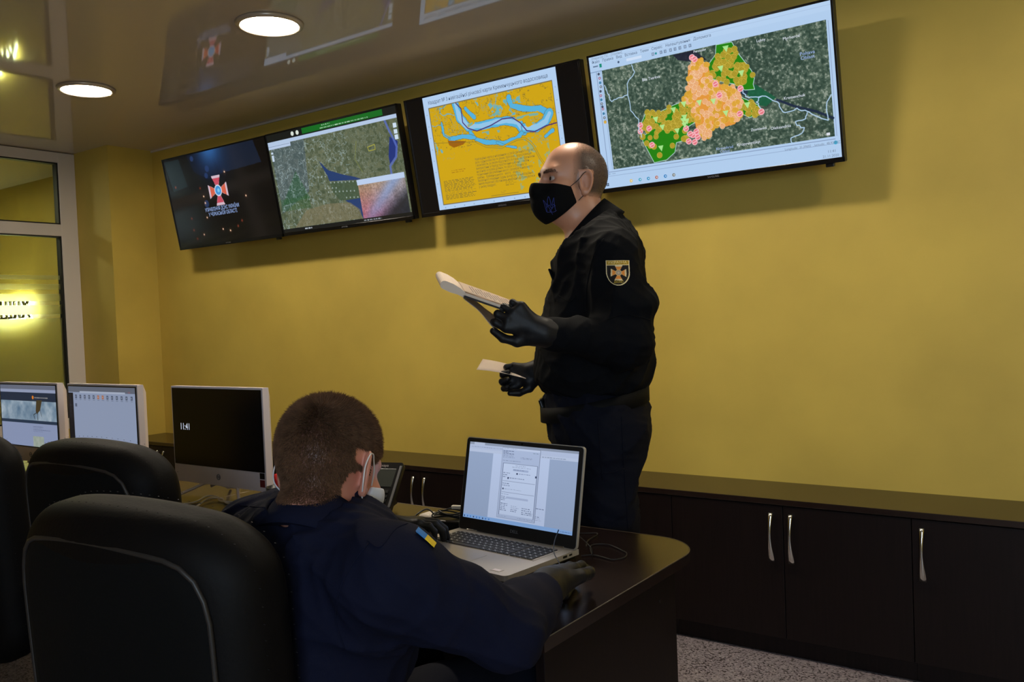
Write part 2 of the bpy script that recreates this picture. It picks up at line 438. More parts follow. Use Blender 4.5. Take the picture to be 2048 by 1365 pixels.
downlight(-1.404, .9, M['lampB'], 'dim round ceiling downlight above the seated man')
downlight(-7.1, 2.3, M['lampA'], 'lit round ceiling downlight in the corridor behind the glass')

# ================================================================ wall cupboards
YC = 3.109; ZT = .593; TH = .022
bm = BM(); box(bm, ((XP + 2.0) / 2, (YC - .006 + YW) / 2, ZT - TH / 2), (2.0 - XP, YW - YC + .006 - .002, TH), .002)
obj('worktop', bm, M['wenge_top'], label='long dark brown worktop running along the yellow wall on the low cupboards', cat='worktop')
def handle_mesh():
    bm = BM(); rows = []
    for i in range(15):
        t = i / 14; z = .09 - .18 * t
        w_ = .0075 - .004 * math.sin(math.pi * min(1, t * 1.15)) + .0035 * max(0, t - .5) * 2
        y = -.006 - .024 * math.sin(math.pi * (.08 + .84 * t)) ; th = .0035
        rows.append([bm.verts.new((sx * w_, y + sy * th, z)) for sx, sy in ((-1, -1), (1, -1), (1, 1), (-1, 1))])
    for a, b in zip(rows, rows[1:]):
        for j in range(4): bm.faces.new((a[j], b[j], b[(j + 1) % 4], a[(j + 1) % 4])).smooth = True
    bm.faces.new(rows[0]); bm.faces.new(rows[-1][::-1])
    box(bm, (0, -.004, .083), (.012, .012, .012), .002); box(bm, (0, -.004, -.083), (.012, .012, .012), .002)
    return bm
def cupboard(x0, x1, hands, label):
    """hands: list of door (xa, xb, handle_x)"""
    e = empty('cupboard', ((x0 + x1) / 2, YC, 0), label=label, cat='cupboard', group='low cupboards along the yellow wall'); cx = (x0 + x1) / 2
    g = .001
    bm = BM(); box(bm, (0, (YW - YC) / 2 + .008, (.072 + ZT - TH) / 2), (x1 - x0 - g, YW - YC - .02, ZT - TH - .074)); obj('carcass', bm, M['wenge'], e)
    bm = BM(); box(bm, (0, .145, .036), (x1 - x0 - g, .25, .07)); obj('plinth', bm, M['wenge'], e)
    for xa, xb, hx in hands:
        bm = BM(); box(bm, ((xa + xb) / 2 - cx, -.008, (.076 + ZT - TH - .004) / 2), (xb - xa - .003, .016, ZT - TH - .004 - .076), .001)
        d = obj('door', bm, M['wenge'], e)
        if hx is not None:
            bm = handle_mesh(); bmesh.ops.translate(bm, vec=(hx - cx, -.016, .452), verts=bm.verts); obj('handle', bm, M['chrome'], d, label='curved chrome bar handle')
YC += .016
cupboard(-5.43, -4.56, [(-5.43, -4.995, -5.03), (-4.995, -4.56, -4.96)], 'dark cupboard in the far corner behind the white monitors')
cupboard(-4.56, -3.69, [(-4.56, -4.125, -4.16), (-4.125, -3.69, -4.09)], 'dark cupboard behind the seated man, hidden below the desks')
cupboard(-3.69, -3.25, [(-3.69, -3.25, -3.29)], 'narrow dark cupboard behind the seated man, next to the pair of doors')
cupboard(-3.25, -2.38, [(-3.25, -2.814, -2.850), (-2.814, -2.38, -2.777)], 'dark double cupboard with two chrome handles seen between seated head and laptop')
cupboard(-2.38, -1.489, [(-2.38, -1.93, -1.97), (-1.93, -1.489, -1.89)], 'dark double cupboard behind the standing man and the laptop')
cupboard(-1.489, -.611, [(-1.489, -1.046, -1.087), (-1.046, -.611, -1.014)], 'dark double cupboard with two chrome handles right of the desk end')
cupboard(-.611, .28, [(-.611, -.165, -.576), (-.165, .28, .24)], 'dark cupboard with one chrome handle at the right edge')
cupboard(.28, 1.15, [(.28, .715, .68), (.715, 1.15, .75)], 'dark cupboard beyond the right edge of the picture')
YC -= .016

# ================================================================ screens: painted pixel grids
class Pic:
    def __init__(s, w, h, bg=(0, 0, 0)):
        s.w, s.h = w, h; s.a = np.zeros((h, w, 3)) + np.array(bg) / 255.
        s.u, s.v = np.meshgrid((np.arange(w) + .5) / w, (np.arange(h) + .5) / h); s.asp = w / h
    def put(s, m, c, al=1.0):
        m = np.asarray(m, float) * al; s.a = s.a * (1 - m[..., None]) + np.asarray(c) / 255. * m[..., None]
    def poly(s, pts, c, al=1.0):
        m = np.zeros((s.h, s.w), bool); n = len(pts)
        for i in range(n):
            (x0, y0), (x1, y1) = pts[i], pts[(i + 1) % n]
            if y0 == y1: continue
            m ^= ((y0 > s.v) != (y1 > s.v)) & (s.u < (x1 - x0) * (s.v - y0) / (y1 - y0) + x0)
        s.put(m, c, al); return m
    def rect(s, x0, y0, x1, y1, c, al=1.0): s.put((s.u >= x0) & (s.u < x1) & (s.v >= y0) & (s.v < y1), c, al)
    def dist(s, pts):
        d = np.full((s.h, s.w), 9.)
        for (x0, y0), (x1, y1) in zip(pts, pts[1:]):
            ax, ay = (x1 - x0) * s.asp, y1 - y0; px, py = (s.u - x0) * s.asp, s.v - y0
            t = np.clip((px * ax + py * ay) / (ax * ax + ay * ay + 1e-12), 0, 1); d = np.minimum(d, np.hypot(px - t * ax, py - t * ay))
        return d
    def line(s, pts, r, c, al=1.0): s.put(np.clip((r - s.dist(pts)) * s.h + .5, 0, 1), c, al)
    def disc(s, x, y, r, c, al=1.0, soft=0):
        d = np.hypot((s.u - x) * s.asp, s.v - y)
        s.put(np.clip((r - d) * s.h + .5, 0, 1) if not soft else np.exp(-(d / r) ** 2), c, al)
    def noise(s, n, seed, oct=4):
        rn = np.random.RandomState(seed); o = np.zeros((s.h, s.w)); t = 0
        for k in range(oct):
            m = int(n * 2 ** k); g = rn.rand(int(m / s.asp) + 3, m + 3)
            x = s.u * m; y = s.v * m / s.asp; i = x.astype(int); j = y.astype(int); fx = x - i; fy = y - j
            fx = fx * fx * (3 - 2 * fx); fy = fy * fy * (3 - 2 * fy)
            q = (g[j, i] * (1 - fx) + g[j, i + 1] * fx) * (1 - fy) + (g[j + 1, i] * (1 - fx) + g[j + 1, i + 1] * fx) * fy
            o += q * .6 ** k; t += .6 ** k
        return o / t
    def mesh(s, name, M4, W, Hh):
        gx, gy = np.meshgrid(np.arange(s.w) / (s.w - 1), np.arange(s.h) / (s.h - 1))
        P = np.stack([gx.ravel() * W, (1 - gy.ravel()) * Hh, np.zeros(s.w * s.h), np.ones(s.w * s.h)], 1) @ np.array(M4).T
        i = np.arange(s.w * s.h).reshape(s.h, s.w)
        F = np.stack([i[:-1, :-1], i[1:, :-1], i[1:, 1:], i[:-1, 1:]], -1).reshape(-1, 4)
        me = raw(name, P[:, :3], F); setcol(me, s2l(np.clip(s.a, 0, 1)).reshape(-1, 3)); return me
def scribble(pc, x0, y0, x1, y1, n, c, al=.8, seed=0, words=(.5, 1.0), th=.32):
    """rows of small illegible print"""
    rn = np.random.RandomState(seed); dy = (y1 - y0) / n
    nz = rn.rand(n, 400)
    for i in range(n):
        x = x0; end = x0 + (x1 - x0) * (words[0] + (words[1] - words[0]) * rn.rand())
        while x < end:
            l = (.006 + .02 * rn.rand()); pc.rect(x, y0 + dy * (i + .3), min(x + l, end), y0 + dy * (i + .3 + th), c, al * (.6 + .4 * rn.rand())); x += l + .006
def screen_mat(name, s, rough=.12):
    return mat(name, (.004, .004, .005), rough, attr='emit', es=s)
M['tvscreen'] = screen_mat('tv_picture', 1.0); M['tvscreen1'] = screen_mat('tv_dark_picture', .9)
M['lcd'] = screen_mat('monitor_picture', .95, .35)

def pic_tv1():
    p = Pic(320, 180, (14, 11, 9))
    p.poly([(.011, .023), (.165, .02), (.208, .338), (.051, .367)], (28, 40, 44), .8)
    p.poly([(.569, -.01), (.898, .0), (.938, .238), (.553, .265), (.5, -.01)], (24, 36, 58), .8)
    p.poly([(.25, .0), (.57, .0), (.56, .27), (.42, .3), (.3, .2)], (14, 20, 36), .7)
    p.disc(.48, -.02, .16, (70, 140, 215), .9, 1); p.disc(.47, .06, .30, (30, 60, 110), .45, 1)
    for x, y, r in ((.43, .19, .035), (.41, .26, .03), (.36, .56, .04), (.3, .05, .03)): p.disc(x, y, r, (38, 62, 110), .8)
    rn = np.random.RandomState(2)
    for x, y in ((.345, .475), (.348, .549), (.337, .709), (.746, .547), (.471, .86), (.539, .886), (.273, .89), (.59, .259)):
        p.disc(x, y, .022, (200, 120, 80), .35, 1); p.disc(x, y, .009, (255, 215, 180))
    for x, y in ((.197, .926), (.178, .826), (.666, .799), (.326, .381), (.62, .85), (.18, .693), (.08, .32)): p.disc(x, y, .014, (170, 70, 45), .8, 1)
    cx, cy = .497, .44
    for k in range(4):
        a = k * math.pi / 2
        for s_, c in ((1.0, (232, 205, 220)), (.84, (205, 70, 90) if k % 2 else (220, 90, 60))):
            pts = [(.035, -.018), (.16, -.075), (.16, .075), (.035, .018)]
            pts = [((x * (s_ if i in (1, 2) else 1.5 - .5 * s_)), y * s_) for i, (x, y) in enumerate(pts)]
            p.poly([(cx + (x * math.cos(a) - y * math.sin(a)) / p.asp, cy + x * math.sin(a) + y * math.cos(a)) for x, y in pts], c, .92)
    p.disc(cx, cy, .062, (225, 230, 245)); p.disc(cx, cy, .05, (60, 150, 220)); p.disc(cx + .004, cy, .022, (130, 200, 240))
    return p
def pic_tv2():
    p = Pic(560, 315, (24, 26, 24)); n1 = p.noise(7, 1); n2 = p.noise(60, 2, 3); n3 = p.noise(26, 5, 3)
    for ch, (lo, hi) in enumerate(((58, 118), (72, 122), (52, 96))): p.a[..., ch] = (lo + (hi - lo) * np.clip(n1 * .4 + n2 * .9 - .15, 0, 1)) / 255
    p.poly([(.015, .11), (.30, .11), (.27, .62), (.02, .80)], (72, 92, 118), .45)
    p.poly([(.188, .40), (.268, .683), (.028, .72)], (38, 86, 50), .5); p.rect(.02, .66, .26, .78, (44, 88, 48), .4)
    p.put((np.abs(n3 - .5) < .022) & (p.u < .62), (170, 190, 195), .5)
    p.put((np.abs(n2 - .52) < .02) & (p.u > .02), (176, 192, 190), .35)
    W = (40, 62, 108)
    p.poly([(.385, .346), (.448, .453), (.551, .518), (.632, .557), (.681, .588), (.65, .591), (.442, .559), (.433, .501)], W)
    p.poly([(.44, .57), (.65, .60), (.65, .77), (.5, .76), (.45, .66)], (66, 84, 62), .8)
    p.poly([(.535, .764), (.65, .764), (.65, .97), (.62, .86)], W)
    p.poly([(.927, .261), (.978, .312), (.957, .44), (.899, .502), (.901, .426)], (34, 52, 120))
    p.line([(.91, .10), (.93, .2), (.95, .28), (.965, .36), (.95, .45), (.90, .52), (.9, .6)], .012, (90, 110, 190), .8)
    p.poly([(.219, .80), (.40, .77), (.57, .79), (.636, .87), (.64, .96), (.10, .96)], (128, 116, 88), .55)
    for (x0, y0, n) in ((.36, .5, 3), (.45, .575, 8), (.42, .66, 8), (.55, .74, 5), (.40, .62, 4)):
        for i in range(n): p.disc(x0 + i * .028, y0 + .004 * i, .008, (185, 200, 200), .7)
    p.line([(.764, .313), (.816, .30), (.816, .346), (.77, .35), (.764, .313)], .003, (200, 190, 60), .8)
    p.line([(.69, .24), (.66, .40), (.70, .53)], .003, (150, 160, 60), .5)
    p.rect(0, 0, 1, .072, (24, 26, 24)); p.rect(.297, .005, .906, .06, (22, 104, 34))
    p.rect(.0, .072, 1, .108, (178, 198, 226)); p.rect(.0, .106, .188, .146, (182, 200, 228)); p.rect(0, .118, .18, .122, (90, 110, 140))
    for x in (.217, .258): p.disc(x, .036, .022, (216, 224, 214))
    for y in (.17, .226, .274): p.rect(.962, y - .02, .986, y + .02, (205, 222, 240))
    for y in (.182, .215, .235, .255): p.rect(.015, y - .008, .032, y + .012, (195, 212, 232))
    q = p.noise(22, 9, 4); qf = p.noise(150, 19, 3)
    m = (p.u > .65) & (p.v > .60) & (p.u < .985) & (p.v < .965)
    k = np.clip((p.u - .65) / .335, 0, 1); l = np.clip((p.v - .6) / .37, 0, 1)
    base = np.stack([150 - 100 * l * k + 40 * q, 128 - 60 * l + 45 * q, 110 - 10 * l + 60 * q - 20 * (1 - k)], -1) / 255
    smoke = np.exp(-(((k - .62) + (l - .35) * .75) / .16) ** 2) * (1 - .6 * l)
    base = base * (.72 + .56 * qf[..., None]); base = base * (1 - smoke[..., None] * .7) + np.array([130, 165, 225]) / 255 * smoke[..., None] * .7
    dark = np.clip((k + l - 1.25) * 3, 0, 1) * .8; base = base * (1 - dark[..., None]) + .06 * dark[..., None] + .1 * q[..., None] * dark[..., None]
    p.a = np.where(m[..., None], np.clip(base, 0, 1), p.a)
    p.rect(.645, .595, .985, .645, (186, 205, 235)); p.rect(0, .962, 1, 1, (26, 26, 24))
    scribble(p, .455, .012, .52, .028, 1, (220, 235, 220), .8, 41, (1, 1), .6); scribble(p, .44, .036, .80, .054, 1, (220, 235, 220), .8, 42, (1, 1), .6)
    scribble(p, .18, .97, .24, .99, 1, (220, 230, 240), .8, 43, (1, 1), .6); scribble(p, .65, .97, .78, .99, 1, (220, 230, 240), .8, 44, (1, 1), .6)
    return p
def pic_tv3():
    p = Pic(640, 360, (5, 5, 6))
    p.rect(.113, .0, .885, .985, (178, 206, 238)); n = p.noise(30, 4, 4); n2 = p.noise(12, 8, 3)
    Y = (206, 164, 20); B = (84, 176, 220); L = (158, 200, 232); K = (90, 86, 60)
    x0, y0, x1, y1 = .146, .104, .856, .94
    p.rect(.140, .095, .860, .948, (120, 110, 80)); p.rect(x0, y0, x1, y1, Y)
    ins = (p.u > x0) & (p.u < x1) & (p.v > y0) & (p.v < y1)
    p.put(ins & (np.abs(n2 - .5) < .02) & (p.v < .5) & (p.u < .33), B, .8)
    p.put(ins & (np.abs(n - .5) < .014) & (p.v < .48), K, .5)
    n4 = p.noise(46, 31, 3); p.put(ins & (np.abs(n4 - .5) < .016) & (p.v < .56) & (n2 > .47), (96, 150, 170), .6); p.put(ins & (n > .66) & (p.v < .3) & (p.u > .42) & (p.u < .68), B, .8); p.put(ins & (n4 > .62) & (p.v > .5) & (p.u > .6) & (p.u < .8), (110, 176, 200), .5)
    p.put(ins & (np.abs(n2 - .47) < .02) & (p.v < .28) & (p.u > .5) & (p.u < .66), B, .7)
    for pts, r in (([(.309, .11), (.324, .232), (.363, .321), (.444, .332), (.525, .325), (.589, .332), (.649, .367), (.674, .439)], .036),
                   ([(.674, .439), (.638, .486), (.56, .505), (.458, .475), (.40, .43), (.375, .37)], .017),
                   ([(.620, .154), (.626, .221), (.691, .267), (.78, .292), (.824, .341)], .022), ([(.824, .341), (.80, .40), (.75, .43), (.68, .42)], .034),
                   ([(.243, .389), (.328, .39), (.394, .416)], .018), ([(.366, .166), (.411, .256)], .015), ([(.789, .514), (.829, .478)], .014),
                   ([(.209, .241), (.211, .351), (.243, .389)], .008), ([(.52, .495), (.569, .535), (.62, .56)], .01)):
        p.put(ins & (p.dist(pts) < r + .004 + .02 * (n - .5)), K, .6); p.put(ins & (p.dist(pts) < r + .02 * (n - .5)), B)
        if r > .03: p.put(ins & (p.dist(pts) < r * .62 + .03 * (n2 - .5)), L, .85)
    for pts, r in (([(.43, .40), (.50, .40), (.60, .425)], .028), ([(.65, .33), (.72, .325), (.76, .33)], .02), ([(.70, .395), (.735, .392)], .014), ([(.40, .29), (.37, .31)], .018), ([(.72, .37), (.70, .36)], .012)):
        p.put(ins & (p.dist(pts) < r + .03 * (n - .5)), Y); p.put(ins & (p.dist(pts) < r * .5) & (n2 > .53), B, .7)
    p.line([(.313, .106), (.339, .158), (.337, .275), (.362, .33), (.413, .368), (.496, .346), (.565, .312), (.623, .318), (.662, .37), (.692, .443), (.733, .463), (.797, .434), (.854, .426)], .0045, (74, 40, 110))
    p.poly([(.23, .398), (.341, .433), (.321, .457), (.263, .469), (.235, .44)], (158, 98, 16))
    A_ = [(.40, .455), (.455, .51), (.542, .539), (.60, .51), (.636, .497), (.675, .50), (.70, .535), (.717, .57), (.743, .678), (.77, .75)]
    p.line(A_, .009, (110, 108, 70), .8); p.line(A_, .0055, Y)
    p.line([(.146, .40), (.40, .455)], .002, K, .6)
    for i in range(9): pass
    scribble(p, .166, .735, .364, .905, 15, K, .75, 3, (.85, 1.0), .45)
    scribble(p, .225, .655, .345, .685, 2, (130, 70, 30), .6, 4); scribble(p, .535, .81, .61, .86, 4, K, .6, 6)
    p.line([(.442, .925), (.60, .925)], .0018, K, .7); scribble(p, .5, .895, .55, .915, 2, K, .5, 7)
    for i in range(12): p.rect(.15 + i * .06, .966, .156 + i * .06, .975, (120, 140, 170), .7)
    for i in range(8): p.rect(.868, .15 + i * .1, .874, .156 + i * .1, (120, 140, 170), .7); p.rect(.124, .15 + i * .1, .130, .156 + i * .1, (120, 140, 170), .7)
    return p
NE = [(.563, .115), (.626, .119), (.65, .212), (.67, .269), (.693, .337), (.701, .39), (.694, .427), (.698, .463), (.66, .456), (.622, .403), (.564, .363), (.521, .328), (.523, .237), (.557, .178)]
SW = [(.237, .478), (.289, .499), (.364, .464), (.436, .444), (.444, .615), (.411, .638), (.402, .726), (.356, .735), (.345, .803), (.305, .848), (.248, .855), (.208, .689), (.204, .655), (.233, .63), (.204, .566)]
OR = [(.439, .238), (.466, .165), (.495, .186), (.523, .237), (.53, .331), (.563, .383), (.621, .423), (.644, .481), (.64, .612), (.607, .674), (.57, .679), (.522, .66), (.507, .718), (.47, .745), (.447, .659), (.441, .551), (.42, .492), (.397, .443), (.427, .379)]
EA = [(.617, .482), (.646, .502), (.707, .572), (.724, .628), (.668, .646), (.64, .612)]
def pic_tv4():
    p = Pic(720, 405, (176, 204, 236)); n1 = p.noise(8, 11); n2 = p.noise(110, 12, 3); n3 = p.noise(40, 13, 3)
    x0, y0, x1, y1 = .055, .113, .979, .86
    ins = (p.u > x0) & (p.u < x1) & (p.v > y0) & (p.v < y1)
    k = np.clip(n2 * 1.5 + n1 * .7 - .75, 0, 1)
    sat = np.stack([44 + 84 * k, 66 + 78 * k, 56 + 70 * k], -1) / 255; p.a = np.where(ins[..., None], sat, p.a)
    p.put(ins & (n2 > .68), (165, 172, 160), .55)
    p.poly([(.38, .115), (.47, .115), (.52, .2), (.45, .19), (.40, .16)], (28, 30, 50), .85)
    p.poly([(.649, .452), (.702, .43), (.777, .544), (.735, .591), (.707, .572)], (20, 92, 62), .9)
    p.line([(.52, .37), (.57, .42), (.66, .47)], .02, (30, 44, 70), .8); p.line([(.78, .56), (.84, .62), (.92, .68), (.978, .74)], .008, (26, 40, 66), .9)
    G = (34, 128, 16)
    def inside(pts, x, y):
        c = False
        for i in range(len(pts)):
            (a, b), (q, r) = pts[i], pts[i - 1]
            if (b > y) != (r > y) and x < (q - a) * (y - b) / (r - b) + a: c = not c
        return c
    for P_ in (NE, SW, EA): p.poly(P_, G); p.line(P_ + [P_[0]], .002, (190, 225, 220))
    p.poly(OR, (226, 150, 60)); 
    rn = np.random.RandomState(5)
    def dots(P_, n, c1, c2, r=.021, xr=None, bias=None):
        xs = [a for a, b in P_]; ys = [b for a, b in P_]; m = 0; t = 0
        while m < n and t < 6000:
            t += 1; x = rn.uniform(min(xs), max(xs)); y = rn.uniform(min(ys), max(ys))
            if inside(P_, x, y) and (bias is None or bias(x, y)):
                rr = r * rn.uniform(.9, 1.1); p.disc(x, y, rr, c1, .92); p.disc(x, y, rr * .84, c2, .9)
                for q in (-.35, .1, .5): p.line([(x - rr * .38, y + q * rr + .004), (x + rr * .34, y + (q - .25) * rr)], .0016, c1, .8)
                m += 1
    O1, O2, P1, P2 = (206, 180, 70), (150, 134, 28), (246, 208, 172), (222, 146, 84)
    dots(NE, 62, O1, O2, bias=lambda x, y: (x - .62) ** 2 * 3 + (y - .30) ** 2 < .022)
    dots(SW, 95, O1, O2, bias=lambda x, y: y < .645 or rn.rand() < .22)
    dots(EA, 18, O1, O2); dots(OR, 60, (226, 180, 70), (204, 144, 40))
    dots(OR, 150, P1, P2, .019); dots(OR, 40, (230, 180, 70), (212, 152, 50), .018)
    for x, y in ((.46, .163), (.446, .68), (.435, .752), (.404, .646), (.43, .70), (.45, .72), (.42, .69), (.643, .44), (.204, .566), (.242, .6), (.201, .61), (.247, .722), (.716, .62), (.631, .609), (.545, .377), (.556, .457), (.41, .74), (.47, .18)):
        p.disc(x, y, .022, (250, 190, 200)); p.disc(x, y, .017, (228, 120, 130)); p.line([(x - .008, y + .004), (x + .008, y - .006)], .002, (255, 220, 225))
    for x, y in ((.405, .477), (.6, .159), (.572, .284), (.652, .343), (.402, .571), (.399, .623), (.364, .656), (.285, .76), (.663, .563), (.529, .495), (.276, .549), (.358, .504), (.471, .487), (.575, .592), (.301, .611), (.41, .60), (.395, .59)):
        p.poly([(x - .012, y - .022), (x + .012, y - .022), (x + .002, y + .02)], (176, 236, 150), .9)
    WB = (178, 208, 236)
    for L_ in ([(.196, .12), (.206, .176), (.166, .249), (.165, .357), (.168, .446), (.2, .521), (.195, .586), (.204, .655)], [(.06, .224), (.07, .29), (.085, .354), (.12, .335), (.163, .329)],
               [(.652, .453), (.66, .50), (.675, .511), (.70, .515), (.738, .522), (.781, .575), (.79, .62), (.805, .653), (.851, .637), (.88, .66), (.903, .692), (.96, .749), (.958, .651), (.977, .589)],
               [(.72, .52), (.70, .55), (.715, .60)], [(.887, .678), (.88, .715), (.841, .723), (.845, .75), (.872, .772), (.86, .808), (.82, .827), (.821, .858)]):
        J = [L_[0]]
        for a, b in zip(L_, L_[1:]):
            for t in (.33, .66): J.append((a[0] + (b[0] - a[0]) * t + rn.uniform(-.004, .004), a[1] + (b[1] - a[1]) * t + rn.uniform(-.008, .008)))
            J.append(b)
        p.line(J, .0032, WB)
    p.rect(0, 0, 1, .06, (186, 212, 242), .5)
    p.rect(0, .025, 1, .028, (140, 165, 200), .5); p.rect(0, .112, .055, .115, (120, 145, 180)); p.rect(.028, .118, .030, .90, (130, 150, 185))
    p.rect(.048, .118, .050, .86, (130, 150, 185)); p.rect(.0, .905, 1, .908, (130, 150, 185)); p.rect(.03, .875, .98, .878, (130, 150, 185)); p.rect(.985, .12, .988, .86, (150, 170, 205))
    for i, (x, y) in enumerate(((.039, .134), (.041, .165), (.041, .199), (.042, .229), (.038, .262), (.037, .294), (.037, .325), (.037, .355), (.038, .378), (.039, .395), (.04, .43), (.041, .462), (.042, .491))):
        p.disc(x, y, .010, [(50, 60, 80), (150, 40, 70), (40, 110, 150), (60, 60, 60)][i % 4], .85)
        if i % 2: p.disc(x, y, .005, (200, 215, 235))
    p.disc(.042, .495, .012, (215, 170, 70))
    for x in (.296, .332, .351, .374, .394, .415, .437, .457): p.rect(x - .006, .068, x + .005, .092, (90, 110, 140), .7); p.rect(x - .003, .074, x + .002, .086, (180, 200, 225), .8)
    p.rect(.047, .062, .059, .088, (30, 140, 120)); p.disc(.309, .08, .008, (40, 140, 150)); p.disc(.138, .08, .008, (60, 80, 110)); p.rect(.175, .07, .245, .09, (205, 222, 245)); p.rect(.017, .07, .04, .078, (70, 90, 120), .7)
    scribble(p, .01, .885, .08, .9, 1, (120, 140, 170), .7, 8)
    p.disc(.98, .90, .012, (40, 160, 200)); p.rect(.95, .83, .963, .848, (220, 225, 235))
    for dx in (0, .0065):
        for dy in (0, .012): p.rect(.011 + dx, .958 + dy, .0165 + dx, .968 + dy, (20, 40, 70))
    for x, c in ((.132, (225, 190, 90)), (.174, (60, 160, 190)), (.213, (40, 140, 190)), (.251, (180, 100, 80)), (.291, (30, 120, 190)), (.329, (120, 120, 110))): p.disc(x, .965, .012, c); p.disc(x + .001, .965, .005, (220, 230, 240))
    return p
def pic_laptop():
    p = Pic(420, 240, (150, 168, 200)); sh = (np.linspace(1.0, .93, 240))[:, None]
    p.rect(0, 0, 1, .035, (138, 150, 172)); p.rect(.045, .0, .15, .035, (178, 190, 215)); p.rect(0, .035, 1, .09, (176, 190, 220)); p.rect(0, .09, 1, .13, (182, 196, 224))
    p.rect(.24, .13, .76, .95, (184, 200, 232)); p.rect(0, .95, 1, 1, (132, 170, 222))
    scribble(p, .02, .05, .32, .08, 1, (110, 125, 150), .6, 1, (1, 1)); scribble(p, .69, .1, .9, .125, 1, (90, 105, 130), .7, 2, (1, 1))
    scribble(p, .677, .74, .75, .76, 1, (70, 80, 110), .8, 3, (1, 1)); scribble(p, .677, .84, .73, .90, 3, (70, 80, 110), .7, 4)
    p.rect(.326, .032, .676, .93, (120, 132, 158)); p.rect(.329, .036, .672, .925, (170, 186, 218)); p.rect(.329, .036, .672, .062, (190, 204, 232))
    scribble(p, .335, .042, .46, .058, 1, (80, 95, 125), .8, 5, (1, 1)); scribble(p, .335, .072, .45, .17, 6, (70, 82, 112), .85, 6, (.35, 1)); scribble(p, .50, .14, .62, .17, 2, (70, 82, 112), .7, 7, (.8, 1))
    scribble(p, .335, .195, .50, .212, 1, (60, 72, 104), .9, 9, (1, 1)); scribble(p, .61, .075, .665, .09, 1, (50, 80, 90), .9, 10, (1, 1))
    p.rect(.342, .232, .662, .238, (80, 92, 120)); p.rect(.342, .232, .347, .89, (96, 108, 138)); p.rect(.658, .232, .662, .89, (96, 108, 138)); p.rect(.347, .238, .658, .885, (190, 206, 236))
    scribble(p, .46, .25, .56, .262, 1, (70, 82, 112), .8, 11, (1, 1)); scribble(p, .43, .272, .60, .286, 1, (60, 72, 104), .8, 12, (1, 1)); p.rect(.44, .30, .58, .325, (160, 176, 210)); scribble(p, .445, .305, .54, .32, 1, (60, 72, 104), .8, 13, (1, 1))
    scribble(p, .352, .345, .43, .42, 3, (60, 72, 104), .8, 14, (.4, 1)); scribble(p, .50, .345, .60, .365, 1, (60, 72, 104), .7, 15, (1, 1)); scribble(p, .40, .41, .55, .425, 1, (60, 72, 104), .8, 16, (1, 1))
    for y in (.46, .60): p.rect(.352, y, .65, y + .003, (110, 120, 150))
    for x, y in ((.475, .355), (.395, .42), (.358, .56), (.585, .665), (.645, .37)): p.rect(x, y - .01, x + .012, y + .012, (50, 62, 94))
    scribble(p, .352, .48, .44, .53, 2, (60, 72, 104), .8, 17, (.6, 1)); scribble(p, .375, .552, .53, .567, 1, (60, 72, 104), .8, 18, (1, 1))
    scribble(p, .352, .62, .42, .635, 1, (60, 72, 104), .8, 19, (1, 1)); p.rect(.40, .655, .60, .68, (165, 180, 212)); scribble(p, .352, .65, .40, .71, 3, (60, 72, 104), .8, 20, (.7, 1))
    scribble(p, .352, .735, .42, .84, 5, (60, 72, 104), .8, 21, (.6, 1)); scribble(p, .45, .755, .53, .84, 4, (60, 72, 104), .8, 22, (.6, 1)); scribble(p, .55, .765, .65, .86, 4, (60, 72, 104), .8, 23, (.7, 1))
    scribble(p, .52, .90, .66, .915, 1, (70, 82, 112), .7, 24, (1, 1)); scribble(p, .34, .90, .42, .915, 1, (90, 102, 132), .6, 25, (1, 1))
    for i, x in enumerate((.01, .04, .07, .10, .13, .16, .19, .22, .25)): p.rect(x, .965, x + .012, .988, [(40, 60, 100), (60, 110, 190), (60, 120, 200)][i % 3], .8)
    scribble(p, .88, .965, .985, .985, 1, (60, 90, 150), .7, 26, (1, 1)); p.a *= sh[..., None]
    return p
def pic_mon1():
    p = Pic(320, 180, (132, 144, 176)); q = p.noise(9, 21)
    p.rect(0, 0, 1, .07, (98, 104, 122)); p.rect(0, .07, 1, .12, (140, 150, 178)); p.rect(0, .12, 1, .26, (30, 42, 62))
    m = (p.v > .26) & (p.v < .57); s_ = np.stack([60 + 130 * q, 90 + 110 * q, 118 + 90 * q], -1) / 255; p.a = np.where(m[..., None], s_, p.a)
    p.disc(.60, .2, .03, (210, 120, 40)); scribble(p, .63, .18, .86, .23, 1, (200, 190, 180), .8, 2, (1, 1))
    p.poly([(.66, .24), (.76, .24), (.72, .40), (.66, .47), (.64, .42)], (66, 56, 38)); p.line([(.66, .44), (.60, .48), (.62, .55)], .006, (40, 40, 40)); p.line([(.67, .45), (.67, .56)], .006, (40, 40, 40)); p.line([(.72, .40), (.74, .50)], .005, (50, 50, 50))
    p.rect(0, .57, 1, .62, (34, 50, 72)); scribble(p, .58, .66, .90, .76, 4, (70, 80, 110), .8, 3, (.5, 1)); q2 = p.noise(30, 3)
    m = (p.u > .57) & (p.u < .76) & (p.v > .83); p.a = np.where(m[..., None], np.stack([130 + 40 * q2, 145 + 30 * q2, 130 + 40 * q2], -1) / 255, p.a)
    return p
